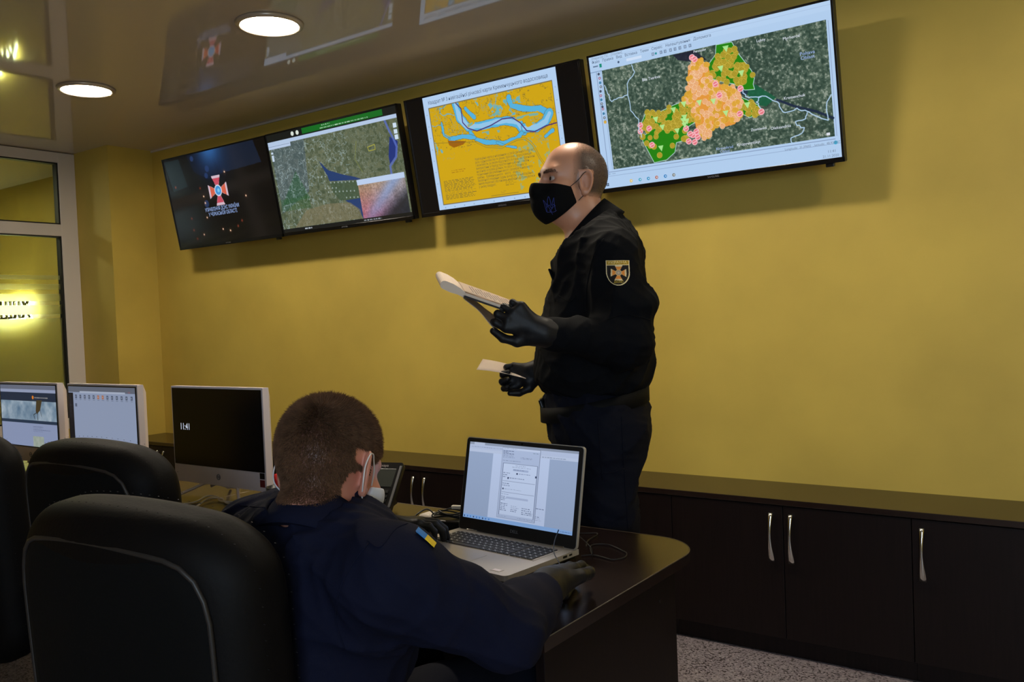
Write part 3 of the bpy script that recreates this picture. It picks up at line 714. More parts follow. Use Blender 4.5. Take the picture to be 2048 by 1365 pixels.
def pic_mon2():
    p = Pic(320, 180, (136, 148, 174)); p.rect(0, 0, 1, .09, (92, 98, 112)); p.rect(.18, .075, .86, .10, (160, 170, 190)); p.rect(0, .10, .075, 1, (22, 22, 28))
    scribble(p, .01, .12, .07, .48, 18, (90, 90, 100), .5, 3, (.5, 1))
    for i in range(13): 
        c = (176, 92, 40) if i in (5, 6) else (62, 72, 92); x = .105 + i * .069
        p.rect(x, .13, x + .028, .185, c, .85); p.rect(x + .006, .145, x + .018, .165, (170, 178, 196), .6); p.rect(x, .195, x + .03, .203, (90, 100, 120), .6)
    p.rect(.10, .26, .13, .31, (62, 72, 92), .7); p.rect(.9, .06, .93, .085, (150, 90, 100), .5)
    return p
def pic_mon3():
    p = Pic(320, 180, (5, 4, 4)); return p

# ================================================================ wall televisions
TW, THh = .995, .568
tu = V(0, -.1, .551); tu /= np.linalg.norm(tu); tn = np.cross(V(1, 0, 0), tu)      # tn faces the room, tilted down
def television(xl, zb, pic, sm, label, cap=None):
    e = empty('television', (xl + TW / 2, 3.25, zb), label=label, cat='television', group='televisions in a row under the ceiling')
    F = frameM((-TW / 2, 0, 0), (1, 0, 0), tu, tn)                 # local: x right, y up, z to the room
    bm = BM(); box(bm, (TW / 2, THh / 2, -.018), (TW, THh, .036), .004, F); box(bm, (TW / 2, THh * .42, -.05), (TW * .8, THh * .6, .05), .015, F)
    b = obj('housing', bm, M['blackp'], e)
    bm = BM(); t = .0085
    for c, s_ in (((TW / 2, THh - t / 2, .002), (TW, t, .006)), ((TW / 2, .009, .002), (TW, .018, .006)), ((t / 2, THh / 2, .002), (t, THh, .006)), ((TW - t / 2, THh / 2, .002), (t, THh, .006))):
        box(bm, c, s_, .001, F)
    obj('bezel', bm, M['bezel'], e)
    sw, sh = TW - 2 * t, THh - t - .018
    S = F @ Matrix.Translation((t, .018, .0012))
    sc = obj('screen', pic.mesh('screen', S, sw, sh), sm, e)
    def at(u, v, z=.0006): return S @ Matrix.Translation((u * sw, (1 - v) * sh, z))
    if cap:
        for s_, u, v, size, m, al, sx in cap:
            obj('caption', text_into(BM(), s_, size, at(u, v), 0, al, sx), M[m], sc)
    bm = BM(); box(bm, (TW - .055, -.006, -.012), (.03, .014, .02), .003, F); obj('remote_sensor', bm, M['blackp'], e)
    bm = BM(); text_into(bm, 'SAMSUNG', .0105, F @ Matrix.Translation((TW / 2, .009, .0054))); obj('badge', bm, M['grey'], e)
    # wall bracket: wall plate, two arms
    bm = BM(); dy = YW - 3.25
    box(bm, (0, dy - .006, .30), (.42, .008, .3), .001)
    for x in (-.17, .17):
        p0 = Vector((x, -.02 + .04 , .18)); box(bm, (x, (dy - .01 + .045) / 2, .20), (.03, dy - .01 - .045, .04), .002); box(bm, (x, (dy - .01 - .0) / 2 + .0, .42), (.03, dy - .02, .03), .002)
    obj('wall_bracket', bm, M['blackp'], e)
    return e
television(-4.899, 1.806, pic_tv1(), M['tvscreen1'], 'far-left wall television, nearly black screen with an orange cross emblem',
           [('УПРАВЛІННЯ ДСНС УКРАЇНИ', .50, .632, .031, 'txb', 'CENTER', .72), ('У ЧЕРКАСЬКІЙ ОБЛАСТІ', .50, .686, .031, 'txb', 'CENTER', .72)])
television(-3.898, 1.808, pic_tv2(), M['tvscreen'], 'second wall television from the left, satellite map under a green header',
           None)
body3 = ['Навігаційна карта є незамінною у своїй діяльності під час', 'руху судноплавства по рікам, протоках, водосховищах', 'і можливість за умови відсутності ліхтарів, які призначені',
         'використанні в період простягання ширини і глибин', 'на основі островів ділянок, по обох її сторонах та', 'позначення регулювання висот і розмірів Канівського', 'району   Кременчуцького   мосту   області',
         'безпечного плавання суден за картою та навігаційних', 'знаків берегової обстановки, необхідно дотримуватись', 'у цьому квадраті.']
television(-2.853, 1.810, pic_tv3(), M['tvscreen'], 'third wall television, yellow and blue river chart with black side bars behind the man',
           [('Квадрат № 3 навігаційної річкової карти Кременчуцького водосховища', .493, .053, .0245, 'txk', 'CENTER', .80)] +
           [(t_, .376, .60 + i * .0262, .0165, 'txd', 'LEFT', .72) for i, t_ in enumerate(body3)])
television(-1.822, 1.812, pic_tv4(), M['tvscreen'], 'right-hand wall television, district map covered in orange circles over green',
           [('Bila Tserkva', .235, .245, .016, 'txw', 'LEFT', 1), ('Lubny', .739, .150, .014, 'txw', 'CENTER', 1), ('Myrhorod', .852, .174, .015, 'txw', 'CENTER', 1), ('Poltava', .905, .295, .017, 'txb', 'CENTER', 1.1), ('Oblast', .905, .323, .017, 'txb', 'CENTER', 1.1),
            ('Kremenchuk', .845, .560, .015, 'txw', 'CENTER', 1), ('Znamianka', .70, .733, .014, 'txw', 'CENTER', 1), ('Oleksandriia', .785, .745, .015, 'txw', 'CENTER', 1), ('Kropyvnytskyi', .655, .820, .016, 'txw', 'CENTER', 1), ('Kirovohrad', .557, .826, .015, 'txb', 'CENTER', 1), ('Oblast', .557, .850, .015, 'txb', 'CENTER', 1),
            ('Pereiaslav', .495, .128, .013, 'txw', 'CENTER', 1), ('Longitude:  31,39602  , latitude:  48,934337', .895, .900, .012, 'txg', 'CENTER', .95), ('11:41', .965, .955, .014, 'txg', 'CENTER', 1), ('21.11.2020', .96, .985, .013, 'txg', 'CENTER', 1),
            ('Файл   Правка   Вид   Вставка   Теми   Сервіс   Налаштування   Допомога', .012, .042, .0155, 'txk', 'LEFT', .95), ('Оператор ГІС - [Україна]', .012, .014, .012, 'txg', 'LEFT', 1)])
# ================================================================ desks
DZ = .75
def desk(x0, x1, y0, y1, rnd, label):
    cx = (x0 + x1) / 2
    e = empty('office_desk', (cx, (y0 + y1) / 2, 0), label=label, cat='desk', group='dark desks in a row'); cy = (y0 + y1) / 2
    pts = [(x0, y0), (x1, y0)]
    if rnd:
        r = .13
        pts = [(x0, y0), (x1, y0)] + [(x1 - r + r * math.cos(a), y1 - r + r * math.sin(a)) for a in np.linspace(0, math.pi / 2, 12)] + [(x0, y1)]
    else: pts += [(x1, y1), (x0, y1)]
    bm = BM(); prism(bm, [(x - cx, y - cy) for x, y in pts], DZ - .025, DZ - .0008); obj('desktop', bm, M['wenge_top'], e)
    bm = BM(); sc = [((x - cx) * 1.0006, (y - cy) * 1.001) for x, y in pts]; prism(bm, sc, DZ - .0014, DZ - .0002)
    bm2 = BM(); 
    ring = [(x - cx, y - cy) for x, y in pts]
    tube(bm2, [(x, y, DZ - .0012) for x, y in ring], .0011, 6, closed=True); bm.free()
    obj('edge_band', bm2, M['edge'], e, label='worn pale edge line around the top')
    for x in ((x0 + .012, x1 - .045) if rnd else (x0 + .012, x1 - .012)):
        bm = BM(); box(bm, (x - cx, (y0 + .05 + y1 - .11) / 2 - cy, (DZ - .025) / 2), (.02, y1 - y0 - .16, DZ - .0255), .001); q = obj('side_panel', bm, M['wenge'], e)
        if rnd and x > cx:
            bm = BM(); lathe(bm, [(.005, 0), (.005, .001)], n=16); bmesh.ops.rotate(bm, matrix=Matrix.Rotation(math.pi / 2, 3, 'Y'), verts=bm.verts)
            bmesh.ops.translate(bm, vec=(x - cx + .01, y1 - .19 - cy, .66), verts=bm.verts); obj('screw_cap', bm, M['wenge_top'], q)
    bm = BM(); box(bm, (0, y1 - .2 - cy, .5), (x1 - x0 - .10, .018, .42), .001); obj('modesty_panel', bm, M['wenge'], e)
    return e
desk(-2.413, -.82, 1.20, 1.90, True, 'dark wood desk with a rounded corner under the open laptop')
desk(-3.90, -2.415, 1.20, 1.90, False, 'dark desk in the row beneath the middle and right white monitors, behind the chairs')
desk(-5.40, -3.902, 1.20, 1.90, False, 'dark desk nearest the glazed partition, hidden behind the black chairs')

# ================================================================ white all-in-one monitors
def monitor(xl, yf, pic, label, stickers=False, w=.472):
    """front face of the screen in the plane y = yf, left edge at xl"""
    hh = .315; z0 = .80; h0 = .058
    e = empty('desktop_monitor', (xl + w / 2, yf + .05, DZ), label=label, cat='monitor', group='white monitors along the desks')
    L = lambda x, y, z: (x - w / 2, y - .05, z - DZ)
    bm = BM()
    # white rim, chin and tapered back
    fr = [(0, 0), (w, 0), (w, hh), (0, hh)]; bk = [(.03, .02), (w - .03, .02), (w - .03, hh - .03), (.03, hh - .03)]
    va = [bm.verts.new(L(x, 0, z0 + z)) for x, z in fr]; vm = [bm.verts.new(L(x, .022, z0 + z)) for x, z in fr]; vb = [bm.verts.new(L(x, .05, z0 + z)) for x, z in bk]
    bm.faces.new(va); bm.faces.new(vb[::-1])
    for a, b in ((va, vm), (vm, vb)):
        for i in range(4): bm.faces.new((a[i], b[i], b[(i + 1) % 4], a[(i + 1) % 4]))
    bmesh.ops.recalc_face_normals(bm, faces=bm.faces)
    obj('housing', bm, M['whitep'], e)
    F = frameM(L(.006, -.0012, z0 + h0), (1, 0, 0), (0, 0, 1), (0, -1, 0)); sw, sh = w - .012, hh - h0 - .006
    bm = BM(); box(bm, (sw / 2, sh / 2, 0), (sw, sh, .002), 0, F); obj('bezel', bm, M['bezel'], e)
    S = F @ Matrix.Translation((.005, .004, .0013))
    if pic: sc = obj('screen', pic.mesh('screen', S, sw - .010, sh - .008), M['lcd'], e)
    else:
        bm = BM(); box(bm, ((sw - .01) / 2, (sh - .008) / 2, 0), (sw - .01, sh - .008, .0005), 0, S); sc = obj('screen', bm, M['bezel'], e)
        bm = BM(); text_into(bm, '11:41', .031, S @ Matrix.Translation((.062, .120, .0006)), sx=.82); obj('clock', bm, M['txw'], sc, label='white 11:41 clock digits')
    bm = BM(); c = Vector(L(w * .5, -.0008, z0 + .028)); G = frameM(c, (1, 0, 0), (0, 0, 1), (0, -1, 0))
    tube(bm, [G @ Vector((.0085 * math.cos(a), .0085 * math.sin(a), 0)) for a in np.linspace(0, 2 * math.pi, 20)[:-1]], .0012, 5, True)
    text_into(bm, 'hp', .012, G @ Matrix.Translation((0, .001, .0003)), .0002); obj('badge', bm, M['grey'], e)
    if stickers:
        bm = BM(); box(bm, L(w - .019, -.0006, z0 + .047), (.022, .001, .018)); q = obj('sticker', bm, M['blackp'], e, label='small black sticker on the chin')
        bm = BM(); box(bm, L(w - .019, -.0006, z0 + .024), (.022, .001, .022)); obj('sticker', bm, mat('dark_red_label', rgb(110, 30, 34), .5), e, label='small dark red sticker on the chin')
    # wire stand: two bent legs
    bm = BM()
    for s_ in (-1, 1):
        tube(bm, smoothpts([L(w / 2 + s_ * .20, -.10, DZ + .005), L(w / 2 + s_ * .165, -.05, DZ + .012), L(w / 2 + s_ * .05, .04, z0 + .015), L(w / 2 + s_ * .10, .10, DZ + .02), L(w / 2 + s_ * .15, .15, DZ + .005)], 5), .0048, 8)
        tube(bm, [L(w / 2 + s_ * .07, .02, DZ + .04), L(w / 2 - s_ * .0, .035, z0 + .02)], .0048, 8)
    box(bm, L(w / 2, .045, z0 + .01), (.08, .02, .05), .006)
    obj('wire_stand', bm, M['whitep'], e, label='white bent wire stand')
    return e
monitor(-2.596, 1.66, None, 'white monitor with a black screen showing the time, beside the seated man', True)
monitor(-3.262, 1.655, pic_mon2(), 'white monitor showing a pale blue desktop window, middle of the three')
monitor(-3.80, 1.65, pic_mon1(), 'white monitor showing a web page with a sky picture, at the left edge')

# ================================================================ laptop
LEX = _unit(V(.9945, -.105, 0)); LEY = _unit(V(.105, .9945, 0)); LO = V(-1.392, 1.683, DZ)     # rear-left corner of the base
LW, LD = .375, .245
lap = empty('laptop', tuple(LO + LEX * LW / 2 - LEY * LD / 2), label='open silver laptop with a form on its bright screen, on the right-hand desk', cat='laptop')
lc = np.array(lap.location)
LF = frameM(LO - lc, LEX, LEY, (0, 0, 1))       # x right, y to the back, z up; origin rear-left on desk
bm = BM(); r = .012
pts = [(0, 0), (0, -LD + r)] + [(r - r * math.cos(a), -LD + r - r * math.sin(a)) for a in np.linspace(0, math.pi / 2, 5)][1:] + [(LW - r + r * math.sin(a), -LD + r - r * math.cos(a)) for a in np.linspace(0, math.pi / 2, 5)] + [(LW, 0)]
prism(bm, pts, .008, .020, LF); obj('base', bm, M['silver'], lap)
bm = BM(); prism(bm, [(LW / 2 + (x - LW / 2) * .97, -LD / 2 + (y + LD / 2) * .96) for x, y in pts], .0025, .009, LF)
for x, y in ((.03, -.02), (LW - .03, -.02), (.03, -LD + .02), (LW - .03, -LD + .02)): box(bm, (x, y, .0015), (.03, .012, .003), 0, LF)
obj('underside', bm, M['blackp'], lap)
bm = BM(); box(bm, (LW / 2, -.078, .0203), (LW - .05, .100, .001), 0, LF); kb = obj('keyboard_well', bm, M['silver'], lap)
bm = BM(); lg = BM(); y = -.034; rn = random.Random(3)
rows = [(15, .011, 0), (14, .0165, 1), (14, .0165, 2), (13, .0165, 3), (12, .0165, 4), (9, .0165, 5)]
for n, kh, ri in rows:
    x = .028; tot = LW - .056 - .072
    wds = [1.0] * n
    if ri in (1, 2, 3, 4): wds[-1] = 1.7; wds[0] = 1 + .3 * (ri - 1)
    if ri == 5: wds[3] = 5.5
    k = tot / sum(wds)
    for w_ in wds + [0] + ([1] * 4):
        ww = w_ * k if w_ != 1 or True else 0
        if w_ == 0: x += .003; k = .0165; continue
        box(bm, (x + w_ * k / 2, y - kh / 2, .0216), (w_ * k - .0022, kh - .0022, .0018), .0004, LF, 1)
        for q in range(2): box(lg, (x + min(w_ * k, .017) * (.35 + .3 * q), y - kh * (.35 + .25 * q), .0227), (.0028, .0022, .0002), 0, LF)
        x += w_ * k
    y -= kh
ko = obj('keyboard', bm, M['key'], lap, label='black keys of the laptop'); obj('key_legend', lg, M['keyw'], ko)
bm = BM(); prism(bm, [(.125, -.153), (.235, -.153), (.235, -.232), (.125, -.232)], .0201, .0204, LF); obj('touchpad', bm, mat('touchpad_grey', rgb(186, 178, 168), .3, .2), lap)
bm = BM(); box(bm, (LW - .045, -LD + .022, .0204), (.026, .016, .0006), 0, LF); st = obj('sticker', bm, M['silver'], lap)
bm = BM(); box(bm, (LW - .045, -LD + .022, .0208), (.020, .010, .0005), 0, LF); obj('sticker_print', bm, M['whitep'], st)
bm = BM()
bm.free()
for x in (.05, LW - .05):
    bm = BM(); box(bm, (x, -.011, .0212), (.036, .007, .006), .002, LF); obj('hinge', bm, M['chrome'], lap)
bm = BM(); box(bm, (LW + .0002, -.03, .0145), (.001, .010, .004), 0, LF); box(bm, (LW + .0002, -.05, .0145), (.001, .014, .005), 0, LF); obj('port', bm, M['blackp'], lap)
th = math.radians(101.5); LH = .232
ld = V(0, 0, 1) * math.sin(th) - LEY * math.cos(th); ln = np.cross(LEX, ld)
LL = frameM(LO - lc - LEY * .010 + V(0, 0, .020), LEX, ld, ln)       # x right, y up the lid, z to the user
def rrect(x0, y0, x1, y1, r, n=5):
    o = []
    for cx_, cy_, a0 in ((x1 - r, y0 + r, -90), (x1 - r, y1 - r, 0), (x0 + r, y1 - r, 90), (x0 + r, y0 + r, 180)):
        for a in np.linspace(a0, a0 + 90, n): o.append((cx_ + r * math.cos(math.radians(a)), cy_ + r * math.sin(math.radians(a))))
    return o
bm = BM(); prism(bm, rrect(0, 0, LW, LH, .009), -.008, -.001, LL); lid = obj('lid', bm, M['silver'], lap)
bm = BM(); prism(bm, rrect(.002, .001, LW - .002, LH - .002, .008), -.001, .0005, LL); obj('bezel', bm, mat('matte_black_bezel', rgb(26, 25, 26), .5), lid)
S = LL @ Matrix.Translation((.0135, .0305, .0012)); sw, sh = LW - .027, LH - .0305 - .012
obj('screen', pic_laptop().mesh('screen', S, sw, sh), M['lcd'], lid)
bm = BM(); text_into(bm, 'DELL', .0105, LL @ Matrix.Translation((LW / 2, .0155, .0009)), .0002, sx=1.1); obj('badge', bm, M['grey'], lid)
bm = BM(); lathe(bm, [(.0028, 0), (.0028, .0008)], n=14); bm.transform(LL @ Matrix.Translation((LW / 2, LH - .007, .0004))); obj('webcam', bm, M['bezel'], lid)
# mouse cable in loops at the right of the laptop
bm = BM()
tube(bm, smoothpts([(-.935, 1.46, .762), (-.985, 1.51, .776), (-1.035, 1.565, .785), (-1.068, 1.63, .80), (-1.068, 1.655, .812), (-1.03, 1.655, .80), (-.995, 1.655, .775), (-.998, 1.668, .7525), (-1.044, 1.74, .7525), (-1.014, 1.765, .7525), (-.959, 1.736, .7525), (-.937, 1.717, .7525), (-.928, 1.685, .7525), (-.942, 1.661, .7525), (-.969, 1.667, .7525), (-1.0, 1.672, .7525), (-1.02, 1.655, .7525)], 8), .0013, 6)
tag(obj('mouse_cable', bm, M['bcable']), 'thin black cable looping over the desk right of the laptop', 'cable')
bm = BM(); tube(bm, smoothpts([(-1.05, 1.728, .7525), (-1.073, 1.775, .7525), (-1.085, 1.842, .7525), (-1.12, 1.83, .7525), (-1.2, 1.79, .7525)], 6), .0013, 6)
tag(obj('charging_cable', bm, M['bcable']), 'thin black cable going behind the laptop screen', 'cable')

# ================================================================ things on the desk behind the laptop
ph = empty('desk_phone', (-1.775, 1.775, DZ), .30, label='black desk phone with a grey display between the seated face and the cupboards', cat='phone')
ph.scale = (.8, .8, .8)
tl = math.radians(48); pu = V(0, math.cos(tl), math.sin(tl)); pn = np.cross(V(1, 0, 0), pu)
PF = frameM((-.09, -.075, .02), (1, 0, 0), pu, pn)
bm = BM(); prism(bm, rrect(0, 0, .175, .20, .012), -.012, .006, PF); b_ = obj('body', bm, M['blackp'], ph)
bm = BM(); prism(bm, [(-.07, .0), (.075, .018), (.012, .12)], -.04, .04, frameM((0, 0, 0), (0, 1, 0), (0, 0, 1), (1, 0, 0))); obj('foot', bm, M['blackp'], ph)
bm = BM(); box(bm, (.105, .135, .0065), (.095, .075, .002), .001, PF); obj('display', bm, mat('grey_lcd', rgb(70, 74, 70), .3), ph)
bm = BM()
for i in range(4):
    for j in range(4): box(bm, (.075 + j * .022, .022 + i * .018, .008), (.015, .011, .004), .001, PF)
obj('keypad', bm, M['key'], ph)
bm = BM(); box(bm, (.03, .10, .022), (.042, .185, .022), .008, PF); box(bm, (.03, .022, .016), (.05, .035, .03), .01, PF); box(bm, (.03, .178, .016), (.05, .035, .03), .01, PF); obj('handset', bm, M['blackp'], ph)
bm = BM(); text_into(bm, 'avaya', .016, PF @ Matrix.Translation((.10, .186, .0068)), 0); obj('badge', bm, M['whitep'], ph)
bm = BM(); box(bm, (.168, .10, .008), (.010, .17, .004), .002, PF); obj('side_strip', bm, M['grey'], ph, label='grey strip down the right side')
bm = BM(); box(bm, (-1.565, 1.76, DZ + .012), (.045, .05, .022), .009, None, 3)
tube(bm, smoothpts([(-1.55, 1.77, DZ + .01), (-1.50, 1.80, DZ + .004), (-1.46, 1.86, DZ + .003)], 5), .002, 6)
tag(obj('white_adapter', bm, M['wcable']), 'small white plug adapter lying on the desk beside the phone', 'adapter')
pa = empty('power_adapter', (-1.47, 1.72, DZ), .3, label='black power adapter with a coiled cable beside the left hinge of the laptop', cat='adapter')
bm = BM(); box(bm, (0, 0, .013), (.10, .045, .026), .005); obj('brick', bm, M['blackp'], pa)
bm = BM()
for k in range(4):
    tube(bm, [(.0 + .05 * math.cos(a) * (1 - .06 * k) + .004 * k, .02 + .024 * math.sin(a) * (1 + .1 * k), .030 + .004 * k + .003 * math.sin(3 * a + k)) for a in np.linspace(0, 2 * math.pi, 28)[:-1]], .0022, 6, True)
tube(bm, smoothpts([(-.045, .02, .032), (-.07, .03, .042), (-.09, .0, .03), (-.10, -.03, .004), (-.14, -.04, .003)], 6), .0022, 6)
obj('cable', bm, M['bcable'], pa)
bm = BM(); box(bm, (.02, .03, .050), (.035, .012, .010), .003); obj('plug', bm, M['wcable'], pa, label='pale plug on top of the coil')
# red marker standing in a black pot behind the seated man's neck
pot = empty('pen_pot', tuple(A(561, 1012, 2.45) * V(1, 1, 0) + V(0, 0, DZ)), label='black pen pot on the desk behind the neck of the seated man', cat='pot')
bm = BM(); lathe(bm, [(.036, 0), (.038, .095), (.035, .095), (.033, .006)], n=24); obj('cup', bm, M['blackp'], pot)
px = np.array(pot.location)
red = empty('marker_pen', tuple(px + V(0, 0, .008)), label='bright red marker standing up beside the neck of the seated man', cat='pen')
bm = BM(); tube(bm, [(.012, 0, 0), (-.005, 0, .090)], .0065, 12); obj('barrel', bm, M['red'], red)
bm = BM(); tube(bm, [(-.005, 0, .086), (-.0125, 0, .122)], .009, 12); obj('cap', bm, M['red'], red)
# white cables under the third monitor
bm = BM()
tube(bm, smoothpts([(-2.52, 1.50, .7525), (-2.419, 1.592, .7525), (-2.44, 1.668, .758), (-2.40, 1.68, .757), (-2.351, 1.659, .7525), (-2.25, 1.68, .7525), (-2.12, 1.70, .7525)], 8), .0026, 6)
tag(obj('white_cable', bm, M['wcable']), 'white cable lying in a curve under the monitor that shows the time', 'cable', 'white cables under the monitor')
bm = BM(); tube(bm, smoothpts([(-2.40, 1.47, .7525), (-2.338, 1.54, .7525), (-2.40, 1.645, .758), (-2.36, 1.668, .7575), (-2.30, 1.646, .7525), (-2.20, 1.66, .7525), (-2.10, 1.66, .7525)], 8), .0026, 6)
tag(obj('white_cable', bm, M['wcable']), 'nearer white cable crossing the wire stand of the monitor showing the time', 'cable', 'white cables under the monitor')
bm = BM(); tube(bm, smoothpts([(-2.26, 1.46, .7525), (-2.168, 1.505, .7525), (-2.13, 1.522, .7525), (-2.05, 1.56, .7525)], 6), .003, 6)
tag(obj('white_cable', bm, M['wcable']), 'short white cable end between the chair top and the shoulder of the seated man', 'cable', 'white cables under the monitor')

# ================================================================ office chairs
CW, CT, CH = .262, .058, .34
def cushion_sdf(P):
    x, y, z = P[:, 0], P[:, 1], P[:, 2]
    y = y - .55 * x * x * (z > -9) - .05 * (z + .3) * (z + .3)
    b = np.stack([np.abs(x) - (CW - .11), np.abs(z) - (CH - .11)], 1)
    d2 = np.linalg.norm(np.maximum(b, 0), axis=1) + np.minimum(b.max(1), 0) - .11
    arch = np.hypot(x, z - (CH - .62)) - .62
    d2 = smax(d2, arch, .08)
    r = .05
    th = CT + .008 * np.cos(np.clip(x / CW, -1, 1) * 1.57) 
    e = np.stack([d2 + r, np.abs(y) - th + r], 1)
    return np.linalg.norm(np.maximum(e, 0), axis=1) + np.minimum(e.max(1), 0) - r
def cush_y(x, z): return .55 * x * x + .05 * (z + .3) ** 2
chair_me = {}
def outline2d(s_, n=72):
    """outline of the back at inset s_ in the x-z plane"""
    out = []
    for a in np.linspace(0, 2 * math.pi, n, endpoint=False):
        dx, dz = math.sin(a), math.cos(a); t0, t1 = 0, .8
        for _ in range(26):
            t = (t0 + t1) / 2; p = np.array([[dx * t, 0, dz * t]])
            x, z = p[0, 0], p[0, 2]
            b = np.array([abs(x) - (CW - .11), abs(z) - (CH - .11)])
            d2 = np.linalg.norm(np.maximum(b, 0)) + min(b.max(), 0) - .11
            arch = math.hypot(x, z - (CH - .62)) - .62
            d = float(smax(np.array([d2]), np.array([arch]), .08)[0])
            if d < -s_: t0 = t
            else: t1 = t
        out.append((dx * t, dz * t))
    return out
def office_chair(x, y, rz, ztop, lean, label):
    """base on the floor at x, y; rz turns the chair; local +y is the way the sitter looks"""
    e = empty('office_chair', (x, y, 0), rz, label=label, cat='chair', group='black leather office chairs')
    if not chair_me:
        chair_me['cushion'] = sdf_mesh('backrest', cushion_sdf, (-.32, -.14, -.42), (.32, .22, .42), .0055)
        ol = outline2d(.042); bm = BM()
        tube(bm, [(a, cush_y(a, b) - CT - .0035, b) for a, b in ol], .0042, 6, True); me = bpy.data.meshes.new('piping'); bm.to_mesh(me); bm.free(); chair_me['piping'] = me
        bm = BM(); rings = []
        for k, (s_, o_) in enumerate(((.042, .003), (.05, .010), (.075, .013), (.12, .014), (.20, .014))):
            rings.append([bm.verts.new((a, cush_y(a, b) - CT - o_ + .004, b)) for a, b in outline2d(s_)])
        for r0, r1 in zip(rings, rings[1:]):
            for j in range(len(r0)): bm.faces.new((r0[j], r0[(j + 1) % len(r0)], r1[(j + 1) % len(r0)], r1[j])).smooth = True
        bm.faces.new(rings[-1]); bmesh.ops.recalc_face_normals(bm, faces=bm.faces); me = bpy.data.meshes.new('back_panel'); bm.to_mesh(me); bm.free(); chair_me['panel'] = me
        bm = BM(); o2 = outline2d(-.0012, 200)
        for sy in (-.35, .55):
            for i, (a, b) in enumerate(o2):
                if b > -.25 and i % 2 == 0: box(bm, (a, cush_y(a, b) + sy * CT, b), (.003, .0008, .0008))
        me = bpy.data.meshes.new('stitching'); bm.to_mesh(me); bm.free(); chair_me['stitch'] = me
        def seatf(P):
            q = np.abs(P - V(0, 0, 0)) - V(.25, .24, .055) + .05
            return np.linalg.norm(np.maximum(q, 0), axis=1) + np.minimum(q.max(1), 0) - .05 - .01 * np.cos(P[:, 0] * 6) * np.cos(P[:, 1] * 6)
        chair_me['seat'] = sdf_mesh('seat', seatf, (-.3, -.3, -.1), (.3, .3, .1), .012)
    T = Matrix.Translation((0, 0, ztop - CH)) @ Matrix.Rotation(-lean, 4, 'X')
    # lean < 0 tips the top away from the desk
    for nm, k, m in (('backrest', 'cushion', 'leather'), ('back_panel', 'panel', 'leather_in'), ('piping', 'piping', 'piping'), ('stitching', 'stitch', 'key')):
        o = obj(nm, chair_me[k], M[m]); o.matrix_local = T
        o.parent = e if nm in ('backrest',) else bo
        if nm == 'backrest': bo = o
        else: o.matrix_local = Matrix.Identity(4)
    o = obj('seat', chair_me['seat'], M['leather'], e); o.location = (0, .29, .47)
    for s_ in (-1, 1):
        bm = BM(); tube(bm, smoothpts([(s_ * .22, .12, .42), (s_ * .262, .12, .44), (s_ * .268, .14, .62), (s_ * .268, .22, .66)], 5), .014, 8); a_ = obj('armrest', bm, M['blackp'], e)
        bm = BM(); box(bm, (s_ * .268, .22, .672), (.046, .22, .03), .012, None, 3); obj('arm_pad', bm, M['leather'], a_)
    bm = BM(); tube(bm, [(0, .28, .10), (0, .28, .41)], .026, 14); box(bm, (0, .27, .415), (.2, .24, .03), .006); box(bm, (0, .05, .43), (.07, .32, .012), .003); box(bm, (0, -.06, .50), (.07, .012, .16), .003); obj('gas_column', bm, M['blackp'], e)
    bm = BM()
    for k in range(5):
        a = k * 2 * math.pi / 5 + .3; tube(bm, [(0, .28, .115), (.29 * math.cos(a), .28 + .29 * math.sin(a), .075)], [.026, .016], 8)
    st_ = obj('star_base', bm, M['blackp'], e)
    for k in range(5):
        a = k * 2 * math.pi / 5 + .3; bm = BM(); c = (.29 * math.cos(a), .28 + .29 * math.sin(a), .03)
        tube(bm, [(c[0] - .02 * math.sin(a), c[1] + .02 * math.cos(a), .03), (c[0] + .02 * math.sin(a), c[1] - .02 * math.cos(a), .03)], .0298, 14); box(bm, (c[0], c[1], .062), (.02, .02, .03), .003); obj('castor', bm, M['blackp'], st_)
    return e
office_chair(*CHAIR1, 'black leather office chair in front, directly behind the seated man')
office_chair(*CHAIR2, 'black leather office chair, second one back, below the middle white monitor')
office_chair(*CHAIR3, 'black leather office chair cut off by the left edge of the picture')
